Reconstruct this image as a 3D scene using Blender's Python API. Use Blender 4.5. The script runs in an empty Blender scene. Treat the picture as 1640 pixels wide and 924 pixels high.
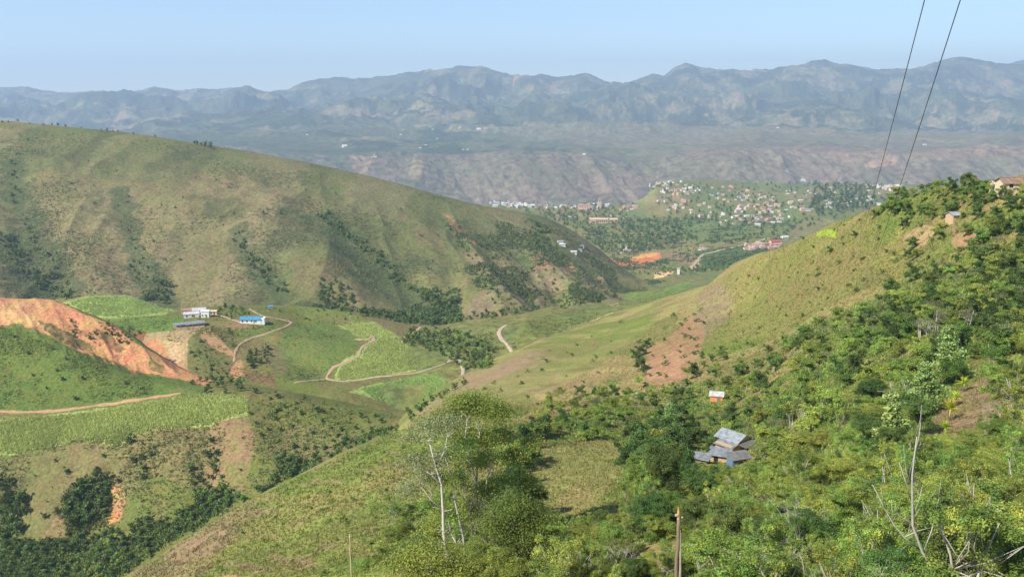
import bpy, math, random
import numpy as np
random.seed(7); RNG = np.random.default_rng(11)
SC = bpy.context.scene; COL = SC.collection
W, H, F, HOR = 1640, 924, 1420.0, 165.0
PITCH = math.atan((462-HOR)/F); CP, SP = math.cos(PITCH), math.sin(PITCH)

# ------------------------------------------------------------------ camera maths
def unproj(px, py):
    u = (np.asarray(px, float)-820)/F; v = (462-np.asarray(py, float))/F
    dy = CP+v*SP
    return u/dy, (-SP+v*CP)/dy
def proj(a, e):
    d = CP-e*SP
    return 820+F*a/d, 462-F*(SP+e*CP)/d

# ------------------------------------------------------------------ noise
def _hash(ix, iy, seed):
    h = (ix.astype(np.int64)*374761393+iy.astype(np.int64)*668265263+seed*1442695041) & 0xffffffff
    h = ((h ^ (h >> 13))*1274126177) & 0xffffffff
    h = ((h ^ (h >> 16))*2246822519) & 0xffffffff
    return (h ^ (h >> 15)) & 0xffffff
def vn(x, y, seed=0):
    x0 = np.floor(x); y0 = np.floor(y); fx = x-x0; fy = y-y0
    fx = fx*fx*fx*(fx*(fx*6-15)+10); fy = fy*fy*fy*(fy*(fy*6-15)+10)
    g = lambda dx, dy: _hash(x0+dx, y0+dy, seed)/float(0xffffff)*2-1
    return (g(0,0)*(1-fx)+g(1,0)*fx)*(1-fy)+(g(0,1)*(1-fx)+g(1,1)*fx)*fy
def fbm(x, y, seed=0, o=4, gain=.5):
    r = 0; A = 1; t = 0
    for i in range(o):
        c, s = math.cos(i*1.1), math.sin(i*1.1)
        r = r+A*vn(x*c-y*s+i*17.3, x*s+y*c-i*9.1, seed+i*31); t += A; A *= gain; x = x*2.03; y = y*2.03
    return r/t
def ridged(x, y, seed=0, o=4):
    r = 0; A = 1; t = 0
    for i in range(o):
        c, s = math.cos(i*.9), math.sin(i*.9)
        r = r+A*(1-2*np.abs(vn(x*c-y*s+i*7.3, x*s+y*c-i*5.1, seed+i*37))); t += A; A *= .5; x = x*2.1; y = y*2.1
    return r/t
def sstep(a, b, x):
    t = np.clip((x-a)/(b-a), 0, 1); return t*t*(3-2*t)

# ------------------------------------------------------------------ lofted hills
def pch(xk, yk, x):
    """monotone cubic; xk,yk (N,K) rows, x (N,)"""
    h = np.diff(xk, axis=1); d = np.diff(yk, axis=1)/h
    m = np.zeros_like(yk)
    w1 = 2*h[:,1:]+h[:,:-1]; w2 = h[:,1:]+2*h[:,:-1]
    same = d[:,1:]*d[:,:-1] > 0
    with np.errstate(divide='ignore', invalid='ignore'):
        mm = (w1+w2)/(w1/d[:,:-1]+w2/d[:,1:])
    m[:,1:-1] = np.where(same, mm, 0); m[:,0] = d[:,0]; m[:,-1] = d[:,-1]
    K = xk.shape[1]
    i = np.clip((x[:,None] >= xk).sum(1)-1, 0, K-2); r = np.arange(len(x))
    hh = h[r,i]; t = np.clip((x-xk[r,i])/hh, 0, 1)
    return (yk[r,i]*(1+2*t)*(1-t)**2+m[r,i]*hh*t*(1-t)**2+yk[r,i+1]*t*t*(3-2*t)-m[r,i+1]*hh*t*t*(1-t))
class Layer:
    def __init__(s, name, curves, a0, a1, sil, drops, disp, step=1.7, colour=None, rowstep=1.7):
        """curves: rows of (px,py,Y) near to far; sil = index of skyline curve; drops = [(factor, dz)] after the last"""
        s.name = name; s.C = []; s.a0 = a0; s.a1 = a1; s.disp = disp; s.step = step; s.colour = colour; s.rowstep = rowstep
        for c in curves:
            c = np.array(c, float); a, e = unproj(c[:,0], c[:,1])
            o = np.argsort(a); s.C.append((a[o], np.log(c[:,2])[o], e[o]))
        s.drops = drops; s.sil = len(curves)-1 if sil is None else sil
    def knots(s, a):
        S, E = [], []
        for (ca, cs, ce) in s.C:
            aa = np.clip(a, ca[0], ca[-1]); n = len(aa)
            if len(ca) > 2:
                S.append(pch(np.tile(ca,(n,1)), np.tile(cs,(n,1)), aa)); E.append(pch(np.tile(ca,(n,1)), np.tile(ce,(n,1)), aa))
            else:
                S.append(np.interp(aa, ca, cs)); E.append(np.interp(aa, ca, ce))
        for f, dz in s.drops:
            Y0 = np.exp(S[len(s.C)-1]); z0 = E[len(s.C)-1]*Y0
            S.append(np.log(Y0*f)); E.append((z0-dz)/(Y0*f))
        S = np.array(S).T; E = np.array(E).T
        for k in range(1, S.shape[1]): S[:,k] = np.maximum(S[:,k], S[:,k-1]+.004)
        return S, E
    def base(s, a, sv):
        o = np.full(len(a), -9e3); 
        for b in range(0, len(a), 60000):
            sl = slice(b, b+60000); S, E = s.knots(a[sl]); Y = np.exp(sv[sl])
            z = pch(S, E*np.exp(S), sv[sl])     # interpolate height over log distance
            ok = (sv[sl] >= S[:,0]) & (sv[sl] <= S[:,-1]) & (a[sl] >= s.a0) & (a[sl] <= s.a1)
            o[sl] = np.where(ok, z, -9e3)
        return o
    def silY(s, a):
        ca, cs, ce = s.C[s.sil]; return np.exp(np.interp(a, ca, cs))
    def height(s, X, Y):
        a = X/Y; z = s.base(a, np.log(Y))
        return np.where(z > -8e3, z+s.disp(X, Y, a), z)
    def grid(s):
        na = int((s.a1-s.a0)*F/s.step)+2; av = np.linspace(s.a0, s.a1, na)
        S, E = s.knots(av); py = proj(av[:,None]*np.ones_like(E), E)[1]
        K = S.shape[1]; rows = []
        for k in range(K-1):
            d = np.abs(np.diff(py[:,k:k+2], axis=1)).max()
            n = int(min(max(d/s.rowstep, 6), 190))
            if k >= len(s.C)-1: n = 14
            t = np.linspace(0, 1, n, endpoint=False); rows += [(k, x) for x in t]
        rows.append((K-2, 1.0)); nr = len(rows)
        SV = np.empty((nr, na))
        for j, (k, t) in enumerate(rows): SV[j] = S[:,k]*(1-t)+S[:,k+1]*t
        A = np.tile(av, (nr, 1)); Y = np.exp(SV); X = A*Y
        zb = s.base(A.ravel(), SV.ravel()*(1-1e-12)).reshape(nr, na)
        zb = np.where(zb < -8e3, np.nan, zb)
        for j in (0, nr-1):
            bad = np.isnan(zb[j]); 
            if bad.any():
                k = 0 if j == 0 else K-1
                zb[j] = np.where(bad, (E*np.exp(S))[:,k], zb[j])
        if np.isnan(zb).any():
            m = np.isnan(zb); zb[m] = np.nanmean(zb)
        Z = zb+s.disp(X.ravel(), Y.ravel(), A.ravel()).reshape(nr, na)
        return av, X, Y, Z, zb

def const(py, Y, pxs=(-500, 2200)): return [(p, py, Y) for p in pxs]
def crest_fade(L, Y, a, w=.06, lo=.15):
    """1 away from the skyline, lo at it"""
    r = np.log(Y/L.silY(a)); return lo+(1-lo)*sstep(0, w, np.abs(r))

# carved gullies: world polylines filled in later
GUL = {}
def seg_dist(X, Y, P):
    best = np.full(X.shape, 1e9); tt = np.zeros(X.shape)
    n = len(P)-1
    for i in range(n):
        ax, ay = P[i]; bx, by = P[i+1]; dx, dy = bx-ax, by-ay
        t = np.clip(((X-ax)*dx+(Y-ay)*dy)/(dx*dx+dy*dy+1e-9), 0, 1)
        d = np.hypot(X-ax-t*dx, Y-ay-t*dy); m = d < best
        best = np.where(m, d, best); tt = np.where(m, (i+t)/n, tt)
    return best, tt
def carve(name, X, Y):
    z = 0
    for P, depth, w in GUL.get(name, []):
        d, t = seg_dist(X, Y, P); z = z-depth*sstep(0, .25, t+.05)*np.exp(-(d/w)**2)
    return z

def disp_N(X, Y, a):
    k = np.clip(Y/60, .15, 1)
    z = 1.5*k*fbm(X/38, Y/38, 3, 3)+.5*k*fbm(X/7, Y/7, 9, 3)
    # shallow rills running down the spurs
    u = X*.55+Y*.83
    z = z+sstep(150, 320, Y)*(1.3*vn(u/34, (X-Y)/260, 21)+.6*vn(u/14, (X-Y)/160, 23))
    return z*(.35+.65*sstep(0, .05, np.abs(np.log(Y/LN.silY(a)))))
def disp_K(X, Y, a): return (2.2*fbm(X/60, Y/45, 33, 4)+.8*fbm(X/12, Y/12, 35, 3))*crest_fade(LK, Y, a, .03, .3)+carve('K', X, Y)+sstep(515, 535, Y)*sstep(-.30, -.36, a)*crest_fade(LK, Y, a, .02, .2)*(1.5*ridged((X*.8+Y*.6)/9, (X*.6-Y*.8)/45, 37, 4))
def disp_P(X, Y, a): return (1.6*fbm(X/70, Y/60, 43, 3)+.6*fbm(X/13, Y/13, 45, 3))*crest_fade(LP, Y, a, .03, .3)
def disp_V(X, Y, a):
    k = np.clip(Y/1500, .25, 1.6)
    return (14*k*fbm(X/260, Y/260, 53, 3)+4*k*fbm(X/60, Y/70, 55, 3))*crest_fade(LV, Y, a, .05, .3)*sstep(500, 900, Y)+1.5*fbm(X/40, Y/40, 56, 3)
def disp_L(X, Y, a):
    f = crest_fade(LL, Y, a, .12, .08)
    down = np.clip((LL.silY(a)-Y)/600, 0, 1)
    u = X/90+.35*(Y/200)+.5*fbm(X/200, Y/200, 61, 2)
    g = vn(u, Y/900, 63)*8+(1-2*np.abs(vn(u*1.9+.4*fbm(X/120,Y/120,68,2), Y/350, 65)))*3
    return f*(g*sstep(0, .3, down)+9*fbm(X/150, Y/150, 67, 4)+sstep(-150, 0, X)*13*ridged((X+.25*Y)/95, Y/420, 66, 3)+1.6*fbm(X/18, Y/18, 69, 2))+carve('L', X, Y)
def disp_M(X, Y, a):
    mt = sstep(6900, 10300, Y); cr = .05+.95*sstep(0, .2, np.abs(np.log(Y/LM.silY(a))))
    wx = X+500*fbm(X/1800, Y/1800, 70, 2)
    z = mt*cr*(230*ridged(wx/2100, Y/2900, 71, 5)+130*ridged(wx/600, Y/900, 73, 5)-110)+sstep(5900, 7000, Y)*(80*fbm(X/800, Y/800, 77, 4)+55*ridged(X/700, Y/900, 78, 4))
    z = z+30*mt*ridged(X/330, Y/420, 79, 3)
    wall = sstep(4300, 4600, Y)*(1-sstep(5350, 5750, Y+300*fbm(X/650, 0*Y, 83, 4)))
    
    wq = X+.25*Y+160*fbm(X/700, Y/500, 84, 3); z = z+wall*(62*ridged(wq/520, Y/1700, 87, 5)+18*fbm(X/90, Y/160, 89, 4))
    # scalloped rim
    return z-sstep(5300, 5500, Y)*(1-sstep(5900, 6700, Y))*(30+45*fbm(X/420, Y/420, 91, 3))*.6
def disp_B(X, Y, a): return 90*ridged(X/2500, Y/2500, 95, 4)*crest_fade(LB, Y, a, .1, .1)

S_ = {}
near = [
 [(-500,1140,2.0),(2200,1140,2.0)],
 [(-500,1060,14),(2200,1060,14)],
 [(-500,1250,60),(0,1040,100),(205,985,125),(400,924,110),(640,924,80),(860,924,66),(1100,924,52),(1400,930,40),(1640,930,32),(2000,924,28)],
 [(-500,1200,120),(0,1010,160),(205,950,165),(400,860,165),(640,800,150),(860,800,118),(1100,800,95),(1400,800,62),(1640,800,48),(2000,800,40)],
 [(-500,1190,150),(0,1000,190),(205,935,190),(400,825,202),(640,735,205),(860,728,168),(1000,735,165),(1165,728,182),(1280,715,140),(1400,690,105),(1640,690,80),(2000,690,70)],
 [(-500,1170,175),(-100,1120,190),(205,924,210),(350,830,230),(480,760,245),(560,723,254),(640,690,262),(740,652,275),(860,640,290),(1000,630,300),(1165,630,265),(1400,560,190),(1640,540,140),(2000,520,115)],
 [(-500,1240,230),(205,1010,260),(400,885,285),(640,765,300),(740,695,310),(860,662,315),(1000,638,322),(1165,600,300),(1400,520,225),(1640,480,180),(2000,470,150)],
 [(-500,1140,300),(205,965,330),(400,865,340),(640,735,350),(740,662,348),(860,635,352),(1000,605,355),(1165,555,350),(1400,465,272),(1640,420,218),(2000,410,180)],
 [(-500,1090,350),(205,940,370),(400,835,380),(640,705,385),(700,660,395),(830,605,405),(930,580,415),(1000,560,415),(1165,498,415),(1300,435,365),(1400,400,320),(1500,365,285),(1640,335,247),(2000,320,215)],
 [(-500,1070,390),(205,930,410),(400,810,430),(600,718,430),(660,664,430),(745,609,460),(825,567,490),(900,538,520),(1000,503,560),(1060,483,540),(1110,468,520),(1136,458,500),(1150,446,490),(1189,418,465),(1250,398,425),(1300,375,400),(1335,358,385),(1405,331,352),(1450,314,330),(1500,303,310),(1560,293,290),(1640,282,270),(2000,240,230)],
]
LN = Layer('hillside', near, -.8, .85, None, [(1.1, 12), (1.35, 90), (2.0, 260)], disp_N)
knoll = [
 [(-500,1040,360),(700,1040,360)],
 [(-500,928,398),(0,924,400),(200,905,395),(400,850,395),(500,790,402),(650,695,425),(760,690,430)],
 [(-500,850,425),(0,842,425),(200,835,420),(300,800,420),(400,760,425),(500,720,432),(650,674,445),(760,690,445)],
 [(-500,735,465),(0,725,465),(200,708,462),(400,680,460),(520,667,465),(650,662,468),(760,690,470)],
 [(-500,664,485),(0,662,485),(150,654,488),(260,634,490),(330,636,484),(400,641,478),(520,650,480),(650,660,482),(760,690,485)],
 [(-500,590,520),(0,590,520),(100,592,515),(200,610,505),(280,617,500),(400,624,492),(520,641,496),(650,662,500),(760,690,500)],
 [(-500,515,555),(0,520,555),(70,535,550),(150,568,540),(220,595,530),(300,608,516),(400,619,503),(520,637,508),(650,664,510),(760,690,510)],
 [(-500,465,600),(0,478,590),(75,479,590),(100,486,585),(130,498,577),(190,525,567),(215,541,560),(240,560,552),(300,595,545),(335,609,530),(400,617,515),(520,636,520),(650,666,520),(760,690,520)],
]
LK = Layer('knoll', knoll, -.8, -.05, None, [(1.03, 7), (1.08, 45), (1.3, 120)], disp_K)
plat = [
 [(-500,640,515),(0,640,515),(310,650,510),(480,660,510),(560,665,508),(700,690,490),(900,660,490)],
 [(-500,560,600),(0,560,600),(150,572,590),(230,585,575),(310,606,560),(400,614,555),(500,619,550),(560,628,540),(650,655,530),(740,615,545),(900,600,560)],
 [(-500,525,640),(0,525,640),(120,540,630),(180,556,618),(240,560,600),(310,540,605),(370,548,605),(440,570,598),(520,605,575),(600,602,572),(700,595,575),(740,592,590),(900,575,600)],
 [(-500,500,690),(0,500,690),(150,520,665),(240,518,645),(310,515,650),(400,520,640),(500,540,630),(600,560,620),(700,560,630),(740,562,640),(900,560,640)],
 [(-500,490,740),(0,490,740),(100,478,730),(150,472,730),(200,474,735),(270,494,720),(330,491,720),(430,489,730),(500,492,725),(560,500,715),(620,513,700),(660,522,690),(740,538,680),(900,560,660)],
]
LP = Layer('plateau', plat, -.8, .06, None, [(1.07, 30), (1.25, 90)], disp_P)
val = [
 [(500,720,480),(650,700,500),(800,620,520),(900,590,540),(1000,560,560),(1200,540,580),(2200,520,600)],
 [(500,620,560),(700,580,590),(800,575,590),(900,535,620),(1000,507,650),(1130,472,680),(1300,462,700),(2200,450,700)],
 [(500,560,640),(700,533,660),(770,520,660),(830,513,660),(900,500,700),(960,492,760),(1000,487,800),(1060,475,850),(1130,464,900),(1300,450,950),(2200,450,950)],
 [(500,550,800),(830,512,900),(1000,480,1100),(1130,458,1200),(1300,440,1250),(2200,440,1250)],
 [(500,480,1300),(830,472,1350),(1000,450,1450),(1130,435,1500),(1300,420,1500),(2200,420,1500)],
 [(500,430,1700),(830,422,1750),(1000,416,1750),(1130,405,1750),(1300,400,1700),(2200,400,1700)],
 [(500,390,2100),(830,390,2100),(1000,385,2100),(1130,375,2100),(1300,368,2100),(2200,368,2100)],
 [(500,356,2550),(830,354,2550),(1000,353,2550),(1060,346,2550),(1130,338,2550),(1300,333,2550),(2200,335,2550)],
 [(500,330,2900),(780,327,3000),(880,330,2950),(1000,329,3000),(1032,314,3080),(1055,292,3200),(1100,288,3300),(1160,290,3400),(1250,293,3600),(1300,296,3700),(1450,297,3700),(2200,300,3700)],
]
LV = Layer('valley', val, -.2, .85, None, [(1.08, 150), (1.4, 400)], disp_V)
left = [
 [(-500,525,820),(0,525,820),(560,530,820),(800,540,800),(1200,530,900)],
 [(-500,507,900),(0,503,900),(300,500,900),(560,507,900),(700,517,880),(800,513,900),(900,498,1010),(1000,482,1110),(1060,479,1150),(1200,482,1250)],
 [(-500,420,1020),(0,420,1020),(200,420,1030),(400,430,1010),(600,450,980),(700,470,970),(800,470,1000),(900,470,1080),(960,470,1110),(1030,477,1150),(1200,481,1280)],
 [(-500,330,1150),(0,330,1150),(200,330,1160),(400,345,1150),(550,370,1120),(700,400,1120),(800,418,1130),(850,425,1140),(900,438,1150),(960,455,1170),(1030,471,1200),(1200,480,1310)],
 [(-500,250,1300),(0,250,1300),(200,260,1300),(400,285,1280),(550,320,1250),(700,355,1250),(800,380,1270),(850,388,1280),(900,404,1290),(950,427,1290),(1000,449,1290),(1060,469,1300),(1200,479,1340)],
 [(-500,180,1500),(0,194,1480),(100,203,1470),(200,212,1460),(300,227,1450),(400,243,1430),(480,258,1410),(560,275,1400),(640,295,1390),(700,312,1380),(760,327,1380),(800,335,1385),(830,341,1400),(870,350,1430),(910,368,1450),(950,395,1450),(990,425,1440),(1030,450,1420),(1060,464,1400),(1200,478,1370)],
]
LL = Layer('big_hill', left, -.8, .28, None, [(1.12, 60), (1.6, 330)], disp_L)
crest = [(-900,150),(-300,150),(-60,143),(0,142),(40,141),(70,147),(110,151),(150,147),(200,150),(250,146),(300,150),(340,150),(390,145),(430,149),(455,144),(480,137),(530,130),(570,128),(600,124),(650,118),(720,118),(742,112),(765,110),(800,115),(860,121),(900,126),(940,127),(990,133),(1020,127),(1046,120),(1062,124),(1082,112),(1098,107),(1115,111),(1140,117),(1200,120),(1230,120),(1258,110),(1280,106),(1310,103),(1350,109),(1400,115),(1450,116),(1480,112),(1510,105),(1545,101),(1580,107),(1640,113),(1800,105),(2400,120)]
PXM = [-900, 2400]
mount = [
 const(390, 4200, PXM), const(336, 4700, PXM),
 [(-900,228,5600),(0,228,5600),(300,235,5600),(480,240,5600),(540,247,5600),(720,249,5600),(900,246,5600),(1000,250,5600),(1100,240,5600),(1200,232,5600),(1300,232,5600),(1450,236,5600),(1640,232,5600),(2400,230,5600)],
 [(-900,208,7600),(500,212,7600),(800,215,7600),(1100,214,7600),(1640,218,7600),(2400,215,7600)],
 [(-900,194,9200),(600,190,9200),(900,188,9200),(1640,186,9200),(2400,190,9200)],
 [(p, .48*y+.52*172, 11400) for p, y in crest],
 [(p, y, 13000) for p, y in crest],
]
LM = Layer('mountains', mount, -.85, .85, None, [(1.1, 350), (1.25, 900)], disp_M, rowstep=1.1)
LB = Layer('distant_mountains', [const(200, 15500, PXM), [(-900,165,17500),(1000,165,17500),(1250,128,17500),(1320,114,17500),(1350,109,17500),(1378,107,17500),(1400,111,17500),(1450,119,17500),(1560,119,17500),(1600,108,17500),(1640,97,17500),(1720,90,17500),(2400,120,17500)]], -.85, .85, None, [(1.1, 500)], disp_B, step=6, rowstep=3)
LAYERS = [LN, LK, LP, LV, LL, LM, LB]
# ------------------------------------------------------------------ helpers on the ground
def on_layer(L, px, py, n=500):
    a, e = unproj(np.atleast_1d(px), np.atleast_1d(py)); out = []
    S, E = L.knots(a)
    for i in range(len(a)):
        ks = L.sil if L.sil < S.shape[1] else S.shape[1]-1
        sv = np.linspace(S[i,0], S[i,ks]+.02, n)
        z = L.base(np.full(n, a[i]), sv); d = z/np.exp(sv)-e[i]
        j = np.where((d[1:] >= 0) & (d[:-1] < 0))[0]
        k = j[-1]+1 if len(j) else int(np.argmin(np.abs(d)))
        Y = math.exp(sv[k]); out.append((a[i]*Y, Y))
    return np.array(out)
def gul(layer, name, pts, depth, w):
    pts = np.array(pts, float); GUL.setdefault(name, []).append((on_layer(layer, pts[:,0], pts[:,1]), depth, w))
# gullies of the big left hill (upper end first)
GPX = {
 'a': [(22,262),(28,320),(45,370),(75,410),(95,440),(108,475)],
 'b': [(2,375),(20,400),(42,430),(70,470)],
 'c': [(378,365),(400,410),(425,440),(455,470)],
 'd': [(515,340),(550,372),(600,405),(640,450),(700,480),(715,500)],
 'e': [(190,300),(205,350),(215,400),(245,440),(270,480)],
 'f': [(445,258),(470,300),(500,335),(515,345)],
 'g': [(690,318),(735,370),(790,420),(850,465),(900,490)],
 'h': [(840,350),(870,385),(920,430),(985,462)],
 'i': [(510,440),(530,465),(560,490)],
}
for k, d, w in (('a',13,34),('b',11,30),('c',10,32),('d',15,40),('e',7,40),('f',7,40),('g',10,40),('h',8,40),('i',5,20)):
    gul(LL, 'L', GPX[k], d, w)
KPX = {'a': [(360,600),(352,575),(345,560)], 'b': [(140,760),(150,800),(140,850)], 'c': [(330,700),(335,740),(330,800)], 'd': [(10,780),(5,830)], 'e': [(430,640),(450,690),(470,730)]}
for k, d, w in (('b',7,14),('c',5,12),('d',6,14),('e',4,14)): gul(LK, 'K', KPX[k], d, w)

def inpoly(px, py, poly):
    P = np.array(poly, float); r = np.zeros(px.shape, bool)
    x0, y0 = P[:,0], P[:,1]; x1, y1 = np.roll(x0, -1), np.roll(y0, -1)
    bb = (px >= x0.min()) & (px <= x0.max()) & (py >= y0.min()) & (py <= y0.max())
    qx, qy = px[bb], py[bb]; q = np.zeros(qx.shape, bool)
    for a, b, c, d in zip(x0, y0, x1, y1):
        if b == d: continue
        m = (b > qy) != (d > qy); q ^= m & (qx < (c-a)*(qy-b)/(d-b)+a)
    r[bb] = q; return r

C_DRY=(.225,.175,.072); C_OLV=(.140,.130,.042); C_GRN=(.115,.145,.030); C_LIM=(.20,.235,.048); C_DRK=(.040,.062,.020)
C_SOIL=(.44,.215,.10); C_PALE=(.34,.235,.13); C_BRN=(.22,.125,.072); C_TAN=(.34,.22,.12); C_MAUV=(.205,.155,.107); C_CANE=(.28,.34,.10)
def mixc(c, col, m):
    m = np.clip(m, 0, 1)[...,None]; return c*(1-m)+np.array(col)*m
def paint(c, px, py, X, Y, items, warp=3.0, ns=9.0, seed=0):
    wx = warp*fbm(X/ns, Y/ns, 200+seed, 3)*1.6; wy = warp*fbm(X/ns, Y/ns, 230+seed, 3)*1.0
    gr = fbm(X/(ns*.35), Y/(ns*.35), 260+seed, 3)
    for poly, col, k in items:
        m = inpoly(px+wx, py+wy, poly)
        c = mixc(c, col, np.where(m, np.clip(k+gr*.55*(1 if k < .95 else .25), 0, 1), 0))
    return c
def band(c, X, Y, P, w, col, k, seed=5):
    d, t = seg_dist(X, Y, P); n = fbm(X/(w*.8), Y/(w*.8), 300+seed, 3)
    return mixc(c, col, k*(1-sstep(w*.5, w*1.1, d+w*.8*n)))

def col_N(X, Y, Z, px, py, sl):
    n1 = fbm(X/55, Y/55, 101, 4); n2 = fbm(X/14, Y/14, 103, 4); n3 = fbm(X/4, Y/4, 105, 3)
    c = np.tile(np.array(C_OLV), X.shape+(1,))
    c = mixc(c, C_GRN, sstep(-.15, .35, n1+.4*n2)*.9)
    c = mixc(c, C_DRY, sstep(0, .4, -n1+.5*n2)*.8)
    st = vn((X*.9+Y*.45)/5, (X*.5-Y)/60, 107)+.5*n2       # dry streaks that run down the fall line
    c = mixc(c, C_DRY, sstep(.1, .6, st)*.65)
    c = mixc(c, C_LIM, sstep(.25, .55, n2-.3*n1)*.5)
    it = [
     ([(655,668),(745,606),(830,566),(900,560),(860,600),(800,640),(720,668)], (.20,.15,.075), .75),
     ([(745,612),(830,572),(870,560),(840,590),(770,630)], (.22,.145,.085), .7),
     ([(820,680),(870,630),(960,590),(1010,560),(960,620),(880,672)], (.23,.165,.075), .7),
     ([(700,640),(860,590),(1000,540),(1010,548),(880,610),(760,662)], (.165,.16,.05), .6),
     ([(860,575),(900,545),(990,540),(930,575)], C_OLV, .7),
     ([(1038,562),(1060,545),(1112,505),(1132,500),(1125,560),(1100,606),(1090,625),(1035,622)], (.24,.13,.075), .72),
     ([(1040,580),(1098,555),(1090,610),(1038,618)], (.30,.165,.09), .75),
     ([(1120,470),(1160,445),(1190,450),(1170,500),(1130,540),(1115,500)], (.19,.14,.085), .6),
     ([(1150,450),(1230,395),(1300,368),(1400,345),(1420,400),(1370,470),(1290,520),(1200,560),(1150,560),(1180,490)], (.165,.15,.045), .7),
     ([(1240,430),(1330,395),(1400,400),(1350,460),(1270,500),(1220,480)], (.17,.135,.05), .55),
     ([(1150,545),(1225,545),(1225,560),(1150,560)], C_GRN, .6),
     ([(1305,372),(1340,366),(1340,377),(1312,378)], (.22,.29,.03), .9),
     ([(1390,430),(1440,370),(1480,360),(1470,400),(1440,450)], (.19,.17,.05), .7),
     ([(1440,380),(1470,362),(1500,365),(1480,395),(1450,400)], C_TAN, .55),
     ([(1520,372),(1590,372),(1570,400),(1530,395)], (.26,.14,.08), .7),
     ([(1210,900),(1330,900),(1330,924),(1210,924)], C_BRN, .3),
     ([(850,720),(1005,706),(1000,740),(960,800),(900,840),(850,810)], (.20,.19,.062), .85),
     ([(880,800),(940,770),(960,800),(905,835)], (.22,.18,.07), .7),
     ([(1010,880),(1085,865),(1085,924),(1000,924)], (.27,.165,.095), .75),
     ([(1470,690),(1530,620),(1600,585),(1640,575),(1640,590),(1580,630),(1560,700),(1500,720)], (.21,.145,.08), .7),
     ([(1570,640),(1640,620),(1640,690),(1580,700)], (.27,.2,.14), .5),
     ([(205,924),(250,880),(340,832),(420,800),(380,850),(320,924)], (.185,.135,.075), .6),
     ([(260,900),(330,850),(370,840),(330,900)], (.22,.14,.08), .4),
     ([(480,765),(640,694),(700,690),(640,740),(520,800)], C_GRN, .6),
     ([(640,690),(720,690),(690,730),(620,740)], C_LIM, .6),
     ([(330,924),(420,820),(560,735),(640,700),(760,680),(700,924)], (.17,.20,.045), .45),
    ]
    c = paint(c, px, py, X, Y, it, 4, 10, 1)
    # bare earth scuffs on the near grass slope
    fl = vn((X*.85+Y*.5)/2.2, (X*.5-Y*.85)/22, 111)+.4*n3
    m = sstep(.55, .8, fl)*(Y < 240)*(px < 760)
    c = mixc(c, (.25,.175,.095), m*.6)
    c = mixc(c, C_DRK, sstep(.3, .55, n3)*.22)
    return c
def col_K(X, Y, Z, px, py, sl):
    n1 = fbm(X/45, Y/45, 121, 4); n2 = fbm(X/10, Y/10, 123, 4); n3 = fbm(X/3, Y/3, 125, 3)
    c = np.tile(np.array(C_OLV), X.shape+(1,))
    c = mixc(c, C_GRN, sstep(-.1, .3, n1+.4*n2)*.6); c = mixc(c, C_DRY, sstep(.1, .45, -n1+.5*n2)*.55)
    it = [
     ([(-500,500),(0,518),(70,540),(150,580),(230,600),(320,612),(330,632),(260,632),(150,652),(0,660),(-500,660)], (.095,.135,.028), .85),
     ([(0,560),(90,570),(60,610),(0,600)], (.115,.145,.032), .6),
     ([(-500,672),(0,672),(140,660),(250,640),(330,628),(395,632),(398,660),(330,682),(240,690),(190,712),(120,706),(60,722),(0,728),(-500,728)], C_CANE, .85),
     ([(235,680),(330,682),(400,664),(412,700),(390,790),(250,765),(200,712)], (.20,.155,.068), .65),
     ([(320,700),(345,676),(400,662),(408,690),(400,740),(330,720)], (.25,.155,.085), .65),
     ([(0,735),(120,712),(230,720),(220,790),(120,800),(60,860),(0,790)], (.165,.14,.06), .6),
     ([(60,868),(90,820),(120,800),(115,840),(75,880)], (.27,.17,.095), .6),
     ([(172,778),(184,766),(196,774),(200,800),(196,824),(172,826),(168,800)], (.38,.21,.10), .95),
     ([(166,805),(195,815),(190,828),(168,826)], (.46,.19,.08), .8),
     ([(325,730),(360,735),(370,790),(335,800)], (.27,.165,.09), .5),
     ([(410,690),(480,672),(560,690),(640,680),(560,720),(440,740)], (.155,.125,.06), .5),
     ([(400,620),(520,632),(640,662),(600,700),(470,660),(400,650)], (.115,.13,.032), .6),
     # the orange cutting
     ([(-500,480),(0,476),(80,478),(100,486),(150,508),(190,524),(212,548),(240,564),(300,592),(340,610),(330,614),(280,606),(240,598),(215,596),(200,590),(160,578),(130,566),(90,548),(60,530),(30,516),(0,520),(-500,520)], C_SOIL, .98),
     ([(-500,484),(0,481),(70,483),(55,494),(0,498)], (.42,.23,.11), .9),
     ([(0,498),(55,494),(60,510),(80,530),(40,518),(0,514)], (.46,.27,.12), .85),
     ([(60,512),(100,530),(145,552),(150,566),(120,560),(85,545)], (.07,.08,.028), .8),
     ([(108,518),(150,536),(160,548),(120,535)], (.10,.07,.04), .6),
     ([(150,524),(180,540),(200,560),(190,566),(160,545)], (.10,.075,.035), .7),
     ([(140,566),(200,586),(215,600),(170,590)], (.08,.1,.03), .7),
     ([(208,585),(205,560),(216,560),(218,600),(212,608)], (.38,.19,.09), .8),
     ([(240,575),(262,588),(258,600),(236,590)], (.08,.1,.03), .7),
    ]
    c = paint(c, px, py, X, Y, it, 2.4, 7, 2)
    return mixc(c, C_DRK, sstep(.3, .55, n3)*.25)
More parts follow.
